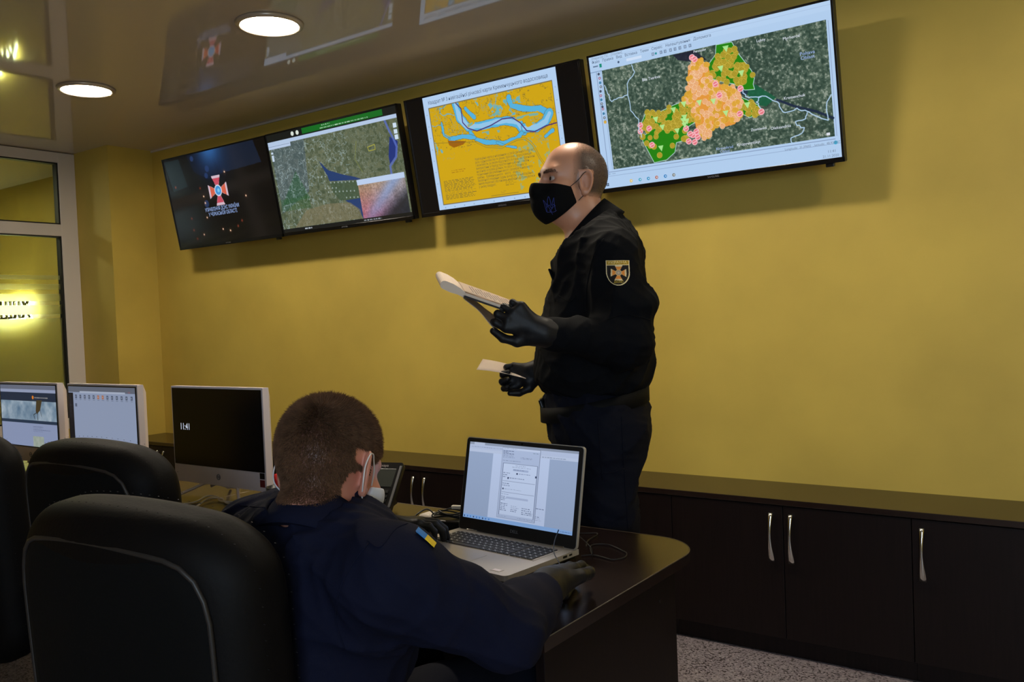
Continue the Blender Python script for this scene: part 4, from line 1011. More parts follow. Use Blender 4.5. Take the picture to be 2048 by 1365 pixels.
# ================================================================ people
def head_axes(fwd_h, pitch, roll=0):
    f = _unit(fwd_h); up = V(0, 0, 1); l = np.cross(up, f)
    f2 = f * math.cos(pitch) - up * math.sin(pitch); u2 = np.cross(f2, l)
    if roll: l, u2 = l * math.cos(roll) + u2 * math.sin(roll), u2 * math.cos(roll) - l * math.sin(roll)
    return np.stack([f2, l, u2], 1)       # columns: forward, left, up
EAR = {}
def head_sdf(q):
    """q in head axes, origin midway between the ears at eye level"""
    I = None
    d = ell(q, (-.014, 0, .036), (.098, .0765, .083), I)
    d = smin(d, ell(q, (-.045, 0, .005), (.058, .062, .062), I), .04)
    d = smin(d, ell(q, (.030, 0, -.030), (.064, .060, .080), I), .035)
    d = smin(d, ell(q, (.042, 0, -.083), (.046, .044, .032), I), .03)
    d = smin(d, ell(q, (.012, 0, -.070), (.055, .057, .038), I), .03)
    d = smin(d, ell(q, (.074, 0, .026), (.016, .050, .011), I), .024)
    d = smin(d, cap(q, (.088, 0, .006), (.112, 0, -.034), .0085, .0135), .012)
    aq = q.copy(); aq[:, 1] = np.abs(aq[:, 1])
    d = smin(d, ell(aq, (.062, .046, -.030), (.026, .020, .022), I), .02)
    d = smax(d, -ell(aq, (.094, .031, .000), (.021, .0165, .0125), I), .014)
    lid = np.maximum(np.linalg.norm(aq - V(.0715, .031, 0), axis=1) - .0140, -np.maximum(np.abs(aq[:, 2] + .0005 - .0016 * np.cos((aq[:, 1] - .031) * 90)) - .0056, -(aq[:, 0] - .073)))
    d = smin(d, lid, .004)
    d = smin(d, ell(aq, (.096, .0, -.062), (.012, .024, .006), I), .008)
    d = smin(d, ell(q, (.006, 0, -.108), (.050, .050, .030), I), .03)
    # ear
    ca, sa = math.cos(.62), math.sin(.62)
    e = aq - V(-.012, .0785, -.012)
    ef = e[:, 0] * ca - (-e[:, 1]) * sa * -1; el = e[:, 1] * ca + e[:, 0] * sa
    ef = e[:, 0] * ca - e[:, 1] * sa
    w_ = .0185 + .0035 * np.clip(e[:, 2] / .03, -1, 1)
    rn = np.hypot(ef / w_, e[:, 2] / .033)
    ring = np.hypot((rn - 1) * .021, el - .003) - .0046
    disc = np.maximum((rn - 1) * .019, np.abs(el + .001) - .0034)
    ear = smin(ring, disc, .006)
    ear = smin(ear, cap(np.stack([ef, el, e[:, 2]], 1), (.003, .002, -.027), (.006, .001, -.033), .0065, .005), .006)
    ear = smin(ear, cap(np.stack([ef, el, e[:, 2]], 1), (.008, .001, .012), (.0, .001, -.014), .003, .003), .004)
    d = smin(d, ear, .006)
    return d
def hand_prims(Wr, F, N, curl, thumb=.5, spread=.12, k=.007, scale=1.0, lens=(.072, .080, .075, .058)):
    """five fingers on a palm; F points to the fingertips, N out of the palm"""
    F = _unit(np.asarray(F, float)); N = np.asarray(N, float); N = _unit(N - F * F.dot(N)); S = np.cross(F, N)   # S towards the thumb for a left hand
    if HAND_SIDE[0] < 0: S = -S
    Wr = np.asarray(Wr, float); out = []
    kn = [Wr + (F * a + S * b) * scale for a, b in ((.090, .030), (.094, .010), (.090, -.011), (.082, -.030))]
    out.append(('c', Wr, Wr + F * .03, .0265 * scale, .0265 * scale, .01))
    for p in kn: out.append(('c', Wr + F * .02 + (p - Wr) * .15, p, .018 * scale, .0125 * scale, .014))
    out.append(('c', Wr + F * .03 + S * .02, Wr + F * .05 + S * .028 + N * .008, .019 * scale, .016 * scale, .014))
    seg = (.44, .31, .25)
    for i, p in enumerate(kn):
        c = curl[i] if hasattr(curl, '__len__') else curl
        ang = c * .35; pp = p; sd = S * (spread * (1.5 - i))
        L_ = lens[i] * scale; rr = (.0092, .0095, .0090, .0078)[i] * scale
        for j in range(3):
            dr = _unit(F * math.cos(ang) + N * math.sin(ang) + sd * (1 - .3 * j) * math.cos(ang)); q = pp + dr * L_ * seg[j]
            out.append(('c', pp, q, rr * (1.06 - .06 * j), rr * (1.0 - .08 * j), .0035 if j or True else k)); pp = q; ang += c
    # thumb leaves the side of the palm near its base
    t0 = Wr + (F * .022 + S * .022) * scale; a = thumb
    t1 = t0 + (F * .030 + S * .026 + N * .010 * a) * scale; t2 = t1 + _unit(F * 1.0 + S * (.45 - .5 * a) + N * .5 * a) * .034 * scale; t3 = t2 + _unit(F * 1.0 + S * (.15 - .7 * a) + N * .6 * a) * .028 * scale
    out += [('c', t0, t1, .0165 * scale, .0125 * scale, .012), ('c', t1, t2, .0115 * scale, .0105 * scale, .005), ('c', t2, t3, .0105 * scale, .0088 * scale, .004)]
    return out
HAND_SIDE = [1]
def vco(me):
    a = np.empty(len(me.vertices) * 3, np.float32); me.vertices.foreach_get('co', a); return a.reshape(-1, 3).astype(float)
def strands(name, roots, nrm, comb, L, wdt, seed, fuzz=.25):
    rn = np.random.RandomState(seed); n = len(roots)
    d = nrm * .55 + comb + rn.normal(size=(n, 3)) * fuzz; d /= np.linalg.norm(d, axis=1)[:, None]
    s = np.cross(d, rn.normal(size=(n, 3))); s /= np.linalg.norm(s, axis=1)[:, None]
    L = L[:, None]; mid = roots + d * L * .55 + nrm * L * .06; tip = roots + d * L
    r0 = roots - nrm * .001
    P = np.stack([r0 - s * wdt, r0 + s * wdt, mid + s * wdt * .8, mid - s * wdt * .8, tip], 1).reshape(-1, 3)
    b = np.arange(n)[:, None] * 5
    me = bpy.data.meshes.new(name); F4 = b + np.array([[0, 1, 2, 3]]); F3 = b + np.array([[3, 2, 4]])
    me.vertices.add(n * 5); me.vertices.foreach_set('co', P.astype(np.float32).ravel())
    li = np.concatenate([F4, F3], 1).astype(np.int32).ravel(); me.loops.add(len(li)); me.loops.foreach_set('vertex_index', li)
    st_ = (np.arange(n)[:, None] * 7 + np.array([[0, 4]])).astype(np.int32).ravel(); me.polygons.add(2 * n); me.polygons.foreach_set('loop_start', st_)
    me.update(calc_edges=True); return me
def surf_samples(me, n, seed, keep):
    """random points with normals on the part of a quad mesh where keep(points) holds"""
    co = vco(me); nv = len(me.polygons); lv = np.empty(len(me.loops), np.int32); me.loops.foreach_get('vertex_index', lv); q = lv.reshape(-1, 4)
    c = co[q].mean(1); ok = keep(c); q = q[ok]; a, b, c_, d = (co[q[:, i]] for i in range(4))
    nr = np.cross(c_ - a, d - b); ar = np.linalg.norm(nr, axis=1); nr /= ar[:, None] + 1e-12
    rn = np.random.RandomState(seed); k = rn.choice(len(q), n, p=ar / ar.sum()); u, v = rn.rand(2, n, 1)
    p = (a[k] * (1 - u) + b[k] * u) * (1 - v) + (d[k] * (1 - u) + c_[k] * u) * v
    return p, nr[k]
def decal(bm, bvh, to_px, off):
    """lay flat artwork onto a surveyed surface"""
    bad = []
    for v in bm.verts:
        u_, v_ = to_px(v.co.x, v.co.y); h = meas(bvh, u_, v_)
        if h is None: bad.append(v); continue
        v.co = Vector(h[0] + h[1] * (off + v.co.z))
    if bad: bmesh.ops.delete(bm, geom=bad, context='VERTS')
    return bm
def stitched(bvh, px, off=.001, r=.0012, n=6):
    pts = []
    for (u, v) in smoothpts([(a, b, 0) for a, b in px], n) if False else [(p[0], p[1]) for p in smoothpts([(a, b, 0) for a, b in px], n)]:
        h = meas(bvh, u, v)
        if h is not None and (not pts or np.linalg.norm(h[0] - pts[-1]) < .08): pts.append(h[0] + h[1] * off)
    return tube(BM(), pts, r, 5) if len(pts) > 2 else None
def person_color(co, q, base, hairc, seed, ear_red=.25, stub=None):
    rn = np.random.RandomState(seed); c = np.tile(np.array(base), (len(co), 1)); n = folds(co, seed, 70, .05)[:, None]
    c = c * (1 + n)
    aq = np.abs(q[:, 1])
    ear = np.exp(-((q[:, 0] + .012) ** 2 + (aq - .082) ** 2 + (q[:, 2] + .012) ** 2) / .0009)
    c = c * (1 - ear[:, None] * np.array([0, .16, .2]) * ear_red * 2)
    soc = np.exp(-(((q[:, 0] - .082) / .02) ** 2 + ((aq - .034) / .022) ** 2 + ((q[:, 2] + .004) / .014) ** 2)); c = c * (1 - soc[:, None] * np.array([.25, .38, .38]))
    if stub is not None:
        m = stub(q)[:, None]; c = c * (1 - m) + np.array(hairc) * m
    return np.clip(c, 0, 1)

# ---------------------------------------------------------------- the standing man
E1 = V(.866, .50, 0); E2 = V(-.50, .866, 0); E3 = V(0, 0, 1); RB = np.stack([E1, E2, E3], 1)
D0 = 2.44
phi = math.radians(27)
HSC = .93
HS = A(1142, 364, D0); HR = head_axes(-E1 * math.cos(phi) - E2 * math.sin(phi), math.radians(-2)); HI = HR / HSC; HR = HR * HSC
def P_(u, v, d=D0): return A(u, v, d)
footz = 0.0
hipL, hipR = P_(1198, 880, 2.345), P_(1205, 880, 2.535)
kL, kR = V(*(hipL + E1 * .0)[:2], .50) + E1 * .015, V(*hipR[:2], .50) - E1 * .03
aL, aR = V(*(hipL + E1 * .06)[:2], .09), V(*(hipR + E1 * .0)[:2], .09)
shL, elL, wrL = P_(1226, 512, 2.235), P_(1252, 686, 2.21), P_(1092, 667, 2.14)
shR, elR, wrR = P_(1182, 500, 2.62), P_(1190, 690, 2.69), P_(1085, 738, 2.60)
HAND_SIDE[0] = 1
fL = _unit(A(1030, 636, 2.12) - wrL)
LH_ = hand_prims(wrL, fL, E2 * .95 - E3 * .10, (1.15, 1.5, 1.6, 1.65), .5, spread=.0, scale=1.06, lens=(.066, .070, .066, .052)); 
HAND_SIDE[0] = -1
RH_ = hand_prims(wrR, -E1 * .85 - E3 * .20 , -E2 * .8 + E3 * .15, (1.0, 1.2, 1.25, 1.3), .5, spread=.03, scale=1.0)
torso = [('e', P_(1198, 570), (.115, .18, .19), RB, 0), ('e', P_(1190, 690), (.142, .175, .17), RB, .1), ('e', P_(1200, 835), (.132, .168, .13), RB, .1),
         ('c', P_(1200, 528, 2.35), P_(1190, 528, 2.54), .055, .055, .05), ('c', P_(1186, 482, 2.44), HS + HR @ V(-.028, 0, -.075), .070, .060, .03)]
limb = [('c', shL, elL, .056, .050, .05), ('c', elL, wrL, .050, .031, .03), ('c', shR, elR, .056, .050, .05), ('c', elR, wrR, .050, .031, .03),
        ('c', hipL, kL, .088, .062, .05), ('c', kL, aL, .062, .042, .04), ('c', hipR, kR, .088, .062, .05), ('c', kR, aR, .062, .042, .04),
        ('c', aL, aL - E1 * .17 - E3 * .045, .042, .034, .03), ('c', aR, aR - E1 * .17 - E3 * .045, .042, .034, .03)]
def body_fn(prims, hs, hr, hands):
    def f(P):
        d = union(P, prims); q = (P - hs) @ hr / HSC ** 2
        near = np.linalg.norm(q, axis=1) < .30
        o = d.copy()
        if near.any():
            qq = q[near]; o[near] = smin(d[near], head_sdf(qq) * HSC, .025)
        for hd in hands:
            c = np.mean([x[1] for x in hd], 0); nr = np.linalg.norm(P - c, axis=1) < .22
            if nr.any(): o[nr] = smin(o[nr], union(P[nr], hd), .012)
        return o
    return f
lo = np.min([aL, aR, HS, wrL, wrR], 0) - .3; hi = np.max([aL, aR, HS, wrL, wrR, shL, shR], 0) + .3; lo[2] = 0.002
bfn = body_fn(torso + limb, HS, HR, [grow(LH_, -.0022), grow(RH_, -.0022)])
me = sdf_mesh('person', bfn, lo, hi, .0031)
q = (vco(me) - HS) @ HI
def stub_st(q):
    hl = .030 + .0 * q[:, 0]
    f_, u_ = q[:, 0], q[:, 2]
    back = np.clip((.028 - f_ + .35 * np.clip(u_ - .06, 0, 1) * -1.2) / .03, 0, 1) * np.clip((u_ + .055 - .5 * np.clip(f_ + .03, 0, 1)) / .02, 0, 1)
    top = 1 - .75 * np.clip((u_ - .075) / .035, 0, 1) * np.clip((f_ + .06) / .05, 0, 1)
    skinside = ((np.abs(q[:, 1]) > .074) & (np.abs(f_ + .012) < .026) & (np.abs(u_ + .012) < .036)).astype(float)
    return .95 * back * top * (1 - skinside)
setcol(me, person_color(vco(me), q, rgb(202, 146, 116), rgb(92, 76, 66), 4, stub=stub_st))
man = obj('person', me, M['skin'], label='standing man in a dark uniform and black mask, balding, holding papers in gloved hands', cat='person')
man_bvh = bvh_of(me)
# eyes
for s_ in (1, -1):
    c = HS + HR @ V(.0715, .031 * s_, 0)
    bm = BM(); bmesh.ops.create_uvsphere(bm, u_segments=24, v_segments=16, radius=.0121); bmesh.ops.translate(bm, vec=c, verts=bm.verts); ey = obj('eyeball', bm, M['eye'], man, smooth=True)
    look = _unit(HR @ V(1, .10, .05)); bm = BM(); bmesh.ops.create_uvsphere(bm, u_segments=20, v_segments=12, radius=.0066); bmesh.ops.scale(bm, vec=(1, 1, 1), verts=bm.verts); bmesh.ops.translate(bm, vec=c + look * .0071, verts=bm.verts); obj('iris', bm, M['iris'], ey, smooth=True, label='dark iris')
# stubble and brows
def keep(c):
    q = (c - HS) @ HI; return (stub_st(q) > .12) & (q[:, 2] > -.06)
p_, n_ = surf_samples(me, 16000, 7, keep); q = (p_ - HS) @ HI
obj('hair', strands('hair', p_, n_, np.tile(HR @ V(.1, 0, -.3), (len(p_), 1)), np.full(len(p_), .0022), .00022, 1), M['hair_s'], man, label='very short shaved hair around a bald crown')
def keepb(c):
    q = (c - HS) @ HI; aq = np.abs(q[:, 1]); return (q[:, 0] > .06) & (aq > .010) & (aq < .053) & (np.abs(q[:, 2] - .0225 + .16 * np.abs(aq - .034) ) < .0042)
p_, n_ = surf_samples(me, 1600, 9, keepb); q = (p_ - HS) @ HI
obj('eyebrows', strands('eyebrows', p_, n_, (HR @ np.stack([np.zeros(len(q)), np.sign(q[:, 1]), .25 + 0 * q[:, 0]])).T * 1.2, np.full(len(p_), .006), .00022, 2), mat('dark_brow', rgb(84, 60, 46), .6), man)
# mask
def mask_sdf(P, top=-.014, tip=.030):
    q = (P - MH[0]) @ MH[1] / HSC ** 2
    aq = q.copy(); aq[:, 1] = np.abs(aq[:, 1])
    d = head_sdf(q) - .0045
    d = smin(d, cap(q, (.104, 0, -.022), (.100, 0, -.085), .016, .020), .045)
    d = smin(d, ell(q, (.050, 0, -.068), (.064, .060, .066), None), .03)
    f_, u_ = q[:, 0], q[:, 2]
    d = smax(d, u_ - (top - .17 * (.105 - f_)), .003)
    d = smax(d, (.032 + .43 * (u_ + .027)) - f_, .003)
    d = smax(d, (-.071 - .92 * (f_ - .012)) - u_, .003)
    return d + folds(P, 5, 55, .0006)
MH = [HS, HR]
me = sdf_mesh('face_mask', mask_sdf, HS - .17, HS + .17, .0022)
msk = obj('face_mask', me, M['maskb'], man, label='black cloth mask with a blue line emblem'); mb = bvh_of(me)
bm = BM()
for st in ([(385, 825), (415, 858), (430, 910), (436, 960), (445, 992)], [(450, 905), (440, 850), (455, 775), (478, 825), (490, 900)], [(500, 895), (515, 835), (530, 790), (534, 850), (552, 960)],
           [(385, 825), (405, 890), (432, 985)], [(432, 930), (465, 890), (500, 935), (520, 880), (552, 905)], [(440, 990), (480, 985), (530, 985), (568, 962)], [(470, 960), (492, 985), (515, 1018)], [(430, 870), (470, 935), (505, 990)], [(478, 990), (505, 940), (545, 890)]):
    t_ = stitched(mb, [(1030 + a / 6.825, 280 + b / 6.825) for a, b in st], .0004, .00065)
    if t_:
        me_ = bpy.data.meshes.new('t'); t_.to_mesh(me_); bm.from_mesh(me_); t_.free(); bpy.data.meshes.remove(me_)
obj('emblem', bm, M['blue'], msk, label='blue trident outline')
def hw(f_, l_, u_): return HS + HR @ V(f_, l_, u_)
bm = BM()
for s_ in (1, -1):
    tube(bm, smoothpts([hw(.033, .064 * s_, -.026), hw(.012, .077 * s_, -.006), hw(-.004, .083 * s_, .014), hw(-.018, .086 * s_, .018)], 6), .0011, 6)
    tube(bm, smoothpts([hw(.013, .062 * s_, -.073), hw(-.004, .0715 * s_, -.054), hw(-.014, .080 * s_, -.044), hw(-.024, .082 * s_, -.036)], 6), .0011, 6)
obj('ear_loops', bm, M['bcable'], msk)
# shirt
cuffL = wrL + (elL - wrL) * .10
shirt = [('e', P_(1197, 585), (.136, .205, .205), RB, 0), ('e', P_(1268, 606, 2.215), (.055, .064, .030), RB, .02), ('e', P_(1185, 700), (.160, .20, .155), RB, .10), ('e', P_(1187, 752), (.160, .196, .080), RB, .06),
         ('c', P_(1198, 502, 2.33), P_(1184, 502, 2.56), .080, .080, .09), ('c', P_(1198, 492, 2.44), P_(1189, 474, 2.44), .096, .088, .05),
         ('c', shL, elL, .070, .068, .05), ('c', elL, cuffL, .068, .043, .02), ('c', shR, elR, .072, .066, .05), ('c', elR, wrR + (elR - wrR) * .12, .064, .042, .02)]
def shirt_fn(P):
    d = union(P, shirt)
    z = P[:, 2]; zb = P_(1190, 795)[2]; x1 = (P - P_(1190, 795)) @ E1
    d = smax(d, (zb - .006 + .10 * x1) - z, .02)
    d = d + folds(P, 3, 30, .006) + creases(P, 41, 34, .0042) + creases(P, 42, 70, .0018)
    # open collar: carve for the neck
    ax0 = P_(1190, 474); axd = E3 * .77 - E1 * .64
    d = smax(d, -cap(P, ax0, ax0 + axd * .2, .0775, .0775), .004)
    d = np.where(np.linalg.norm(P - ax0, axis=1) < .16, smax(d, np.minimum((P - ax0) @ axd - .030, 1), .006), d)
    return d
lo = np.min([wrL, wrR, elL, elR], 0) - .25; hi = np.max([HS, shL, shR], 0) + .25; lo[2] = P_(1190, 800)[2] - .06
me = sdf_mesh('shirt', shirt_fn, lo, hi, .0045)
sh = obj('shirt', me, M['shirt'], man, label='black long-sleeved uniform shirt'); sb = bvh_of(me)
# collar: a standing band around the neck, open in front
def collar(center, axis, fwd, r0, r1, h, gap, m, parent, tilt=.5, wide=1.0):
    ax = _unit(axis); f_ = _unit(fwd - ax * ax.dot(fwd)); l_ = np.cross(ax, f_); bm = BM(); rows = []
    A_ = np.linspace(gap, 2 * math.pi - gap, 41)
    for k in range(4):
        row = []
        for i, a in enumerate(A_):
            r = r0 + (r1 - r0) * (k / 3); e = abs(math.cos(a / 2))       # lower at the front
            z = h * (k / 3) * (1.0 - .30 * (e ** 2)); zz = z + tilt * r * -math.cos(a) * 1.0
            row.append(center + (f_ * math.cos(a) * wide + l_ * math.sin(a)) * r + ax * zz)
        rows.append(row)
    th = .004
    V1 = [[bm.verts.new(p) for p in row] for row in rows]
    def outw(p): d_ = p - center; d_ = d_ - ax * ax.dot(d_); return _unit(d_)
    V2 = [[bm.verts.new(p + outw(p) * th - (ax * .0)) for p in row] for row in rows]
    V3 = [[bm.verts.new(p + outw(p) * (th + .010 * (1 - k / 3)) ) for p in row] for k, row in enumerate(rows)]
    for X, fl in ((V1, 1), (V3, 0)):
        for a, b in zip(X, X[1:]):
            for i in range(40):
                f4 = (a[i], a[i + 1], b[i + 1], b[i]); bm.faces.new(f4[::-1] if fl else f4).smooth = True
    for i in range(40): bm.faces.new((V1[3][i], V1[3][i + 1], V3[3][i + 1], V3[3][i])); bm.faces.new((V1[0][i], V3[0][i], V3[0][i + 1], V1[0][i + 1]))
    for j in range(3):
        bm.faces.new((V1[j][0], V1[j + 1][0], V3[j + 1][0], V3[j][0])); bm.faces.new((V1[j][-1], V3[j][-1], V3[j + 1][-1], V1[j + 1][-1]))
    for v in [v for r_ in V2 for v in r_]: bm.verts.remove(v)
    bmesh.ops.recalc_face_normals(bm, faces=bm.faces)
    return obj('collar', bm, m, parent)
collar(P_(1192, 476), E3 * .77 - E1 * .64, -E1 - .12 * E2, .094, .088, .066, .12, M['shirt'], sh, 0)
# pocket flap, cuff, seams
for px in ([(1208, 478), (1192, 500), (1180, 540), (1172, 590), (1170, 640)], [(1215, 640), (1250, 630), (1300, 640)], [(1118, 592), (1140, 604), (1152, 590)], [(1100, 650), (1098, 668), (1096, 688)]):
    t_ = stitched(sb, px, .0005, .0013)
    if t_: obj('seam', t_, M['shirt'], sh)
bm = BM(); box(bm, (0, 0, 0), (.05, .09, .006), .002, frameM(P_(1106, 556, 2.40), _unit(E3 * 1 - E1 * .35), E2, _unit(E1 + .35 * E3))); obj('pocket_flap', bm, M['shirt'], sh)
# sleeve patch
PW = 92; PH = 92
class _P(Pic): pass
pt = Pic(104, 112, (26, 16, 12))
# local artwork, 0..1 across 700 x 760 (photo crop units)
cx_, cy_ = .53, .49
def cross_art(p, cx, cy, R_, cA, cB, tilt=0):
    for k in range(4):
        a = k * math.pi / 2 + tilt
        for s_, c in ((1.0, cA), (.80, cB)):
            pts = [(.28, -.14), (1.0, -.52), (1.0, .52), (.28, .14)]; pts = [((x * (s_ if i in (1, 2) else 1.4 - .4 * s_)) * R_, y * s_ * R_) for i, (x, y) in enumerate(pts)]
            p.poly([(cx + (x * math.cos(a) - y * math.sin(a)) / p.asp, cy + x * math.sin(a) + y * math.cos(a)) for x, y in pts], c)
cross_art(pt, .53, .49, .30, (255, 226, 170), (255, 158, 66), .03)
pt.disc(.53, .49, .125, (240, 196, 130)); pt.disc(.53, .49, .095, (180, 166, 150)); pt.disc(.53, .49, .05, (220, 196, 160))
pt.rect(.0, .0, 1, .175, (190, 150, 30)); pt.rect(0, 0, 1, .02, (255, 232, 176)); pt.rect(0, .17, 1, .20, (255, 232, 176))
def shield(u, v): return np.where(v < .45, np.abs(u - .5) < .5, ((u - .5 - .03 * (v - .45)) / .5) ** 2 + ((v - .45) / .55) ** 2 < 1)
m_in = (np.abs(pt.u - .5) < .45) & (((pt.u - .5) / .45) ** 2 + (np.clip(pt.v - .45, 0, 1) / .51) ** 2 < 1)
pt.put(~m_in & (pt.v > .02), (255, 232, 176))
X, Y_ = np.meshgrid(np.arange(104) / 103., np.arange(112) / 111.)
keepm = shield(X, Y_)
def patch_px(x, y): return 1190 + (325 + x * 715 + y * 25) / 15.17, 500 + (325 + y * 770) / 15.17
bm = BM(); vs = {}
for j in range(112):
    for i in range(104):
        if keepm[j, i]:
            u_, v_ = patch_px(X[j, i], Y_[j, i]); h = meas(sb, u_, v_)
            if h is not None: vs[j, i] = bm.verts.new(h[0] + h[1] * .0016)
for j in range(111):
    for i in range(103):
        k4 = [(j, i), (j + 1, i), (j + 1, i + 1), (j, i + 1)]
        if all(k_ in vs for k_ in k4): bm.faces.new([vs[k_] for k_ in k4])
order = list(vs.keys())
me = bpy.data.meshes.new('sleeve_patch'); bm.to_mesh(me); bm.free()
setcol(me, s2l(np.array([pt.a[j, i] for j, i in order])))
M['thread'] = mat('embroidery', (.5, .4, .2), .8, attr='base')
pa_ = obj('sleeve_patch', me, M['thread'], sh, label='shield-shaped patch with an orange cross')
bm = BM(); text_into(bm, 'УКРАЇНА', .135, Matrix.Translation((.49, -.092, 0)), sx=1.32); decal(bm, sb, lambda x, y: patch_px(x, -y), .0023); lt = obj('lettering', bm, M['gold'], pa_)
bm = BM(); text_into(bm, 'ДСНС', .12, Matrix.Translation((.53, -.86, 0)), sx=1.1); decal(bm, sb, lambda x, y: patch_px(x, -y), .0023); obj('lettering', bm, M['goldy'], pa_)
# trousers, belt, boots
trou = [('e', P_(1200, 852), (.146, .182, .125), RB, 0), ('e', P_(1188, 795), (.144, .180, .075), RB, .05), ('c', hipL, kL, .106, .080, .07), ('c', kL, aL + E3 * .02, .080, .070, .05), ('c', hipR, kR, .106, .080, .06), ('c', kR, aR + E3 * .02, .080, .070, .05)]
def trou_fn(P):
    d = union(P, trou); zt = P_(1190, 765)[2]
    d = smax(d, P[:, 2] - zt, .01); d = smax(d, .05 - P[:, 2], .01)
    return d + folds(P, 12, 30, .005) + creases(P, 43, 36, .004, (0, 0, 1)) + creases(P, 44, 80, .0016, (0, 0, 1))
lo = np.min([aL, aR], 0) - .25; hi = np.max([hipL, hipR], 0) + .25; lo[2] = .02
me = sdf_mesh('trousers', trou_fn, lo, hi, .0055); tr = obj('trousers', me, M['trou'], man, label='dark navy uniform trousers'); tb = bvh_of(me)
for px in ([(1196, 840), (1200, 900), (1205, 960)], [(1243, 835), (1246, 900), (1252, 1000), (1256, 1060)], [(1200, 948), (1225, 945), (1248, 938)]):
    t_ = stitched(tb, px, .0005, .0014)
    if t_: obj('seam', t_, M['trou'], tr)
bm = BM(); rings = []
bc = P_(1188, 806)
for k, (zo, ro) in enumerate(((-.021, .0), (-.021, .006), (.021, .006), (.021, 0))):
    rings.append([bm.verts.new(bc + E1 * (.150 + ro) * math.cos(a) * (1 if math.cos(a) > 0 else .98) + E2 * (.186 + ro) * math.sin(a) + E3 * (zo + .026 * math.cos(a))) for a in np.linspace(0, 2 * math.pi, 64, endpoint=False)])
for i in range(4):
    for j in range(64): bm.faces.new((rings[i][j], rings[i][(j + 1) % 64], rings[(i + 1) % 4][(j + 1) % 64], rings[(i + 1) % 4][j])).smooth = True
bmesh.ops.recalc_face_normals(bm, faces=bm.faces)
be = obj('belt', bm, M['belt'], man)
bm = BM(); box(bm, (0, 0, 0), (.012, .065, .052), .005, frameM(P_(1087, 815), _unit(E1 + .3 * E3), E2, _unit(E3 - .3 * E1))); obj('buckle', bm, M['blackp'], be)
for a_ in (aL, aR):
    f_ = [('c', V(a_[0], a_[1], .10), V(a_[0], a_[1], .05), .052, .05, 0), ('c', V(a_[0], a_[1], .047), V(*(a_ - E1 * .18)[:2], .04), .046, .042, .03)]
    me = sdf_mesh('boot', lambda P: smax(union(P, f_), .003 - P[:, 2], .004), V(a_[0] - .3, a_[1] - .25, -.02), V(a_[0] + .15, a_[1] + .15, .2), .007); obj('boot', me, M['blackp'], man)
for hd, wr, el, nm in ((LH_, wrL, elL, 'L'), (RH_, wrR, elR, 'R')):
    cuff = ('c', wr, wr + (el - wr) * .16, .0345, .036, .02)
    pr = hd + [cuff]
    c = np.mean([x[1] for x in hd], 0)
    me = sdf_mesh('glove', lambda P: union(P, pr) + folds(P, 31, 130, .0009), c - .16, c + .16, .0024); obj('glove', me, M['glove'], man, label='black nitrile glove')
# ---------------------------------------------------------------- papers in his hands
fo = empty('notebook', tuple(A(1000, 615, 2.12)), label='notebook with its page flipped over, in the upper hand of the standing man', cat='notebook')
fc = np.array(fo.location)
Pa, Pb = A(1041, 632, 2.13), A(925, 592, 2.10); ax_ = _unit(Pb - Pa); La = np.linalg.norm(Pb - Pa); bx = _unit(E2 * 1.0 + E3 * .05 + E1 * .05); bx = _unit(bx - ax_ * ax_.dot(bx)); nx = np.cross(ax_, bx)
if nx[2] < 0: nx = -nx
NF = frameM(Pa - fc, ax_, bx, nx)
bm = BM(); box(bm, (La / 2, .105, 0), (La, .21, .004), .001, NF); obj('cover', bm, M['cover'], fo)
bm = BM(); box(bm, (La / 2 - .002, .108, .0055), (La - .004, .204, .0065), .0005, NF); obj('pages', bm, M['paper'], fo)
def sheet_strip(prof, b0, b1, th, nm, lab, droop=0):
    prof = smoothpts([(x, 0, z) for x, z in prof], 5); bm = BM(); rows = []
    for b in np.linspace(b0, b1, 7):
        rows.append([[bm.verts.new(NF @ Vector((p[0], b, p[2] + o - droop * (b1 - b) * i / len(prof)))) for i, p in enumerate(prof)] for o in (0, th)])
    for r0, r1 in zip(rows, rows[1:]):
        for s_ in (0, 1):
            for i in range(len(prof) - 1): bm.faces.new((r0[s_][i], r0[s_][i + 1], r1[s_][i + 1], r1[s_][i])).smooth = True
    for r_ in (rows[0], rows[-1]):
        for i in range(len(prof) - 1): bm.faces.new((r_[0][i], r_[0][i + 1], r_[1][i + 1], r_[1][i]))
    for e_ in (0, -1):
        for r0, r1 in zip(rows, rows[1:]): bm.faces.new((r0[0][e_], r1[0][e_], r1[1][e_], r0[1][e_]))
    bmesh.ops.recalc_face_normals(bm, faces=bm.faces); return obj(nm, bm, M['thin'], fo, label=lab)
# bundle of turned pages bulging past the far end of the cover
bm = BM(); loop = [(La - .004, .010)] + [(La + .012, .016), (La + .030, .020), (La + .048, .021)] + [(La + .050 + .0105 * math.sin(a), .0105 + .0105 * math.cos(a)) for a in np.linspace(0, math.pi, 9)] + [(La + .030, -.002), (La + .012, -.001), (La - .004, -.0035)]
prism(bm, [(x, z) for x, z in loop], .0, .205, NF @ frameM((0, 0, 0), (1, 0, 0), (0, 0, 1), (0, 1, 0)))
bmesh.ops.recalc_face_normals(bm, faces=bm.faces)
obj('turned_pages', bm, M['paper'], fo, label='white turned pages bulging past the cover')
fp = sheet_strip([(.004, .0105), (.06, .0115), (La - .03, .0118), (La - .002, .012)], .002, .203, .0006, 'top_page', 'printed white top page')
sheet_strip([(La - .005, -.006), (La - .05, -.014), (La - .085, -.026), (La - .118, -.036)], .0, .13, .0006, 'hanging_page', 'white page hanging below the cover', .22)
bm = BM()
for k in range(14):
    x = .02 + k * .008; box(bm, (x, .10, .0118 + .0010 * k / 14), (.0022, .15 - .03 * (k % 3), .0002), 0, NF)
obj('print', bm, M['ink'], fp)
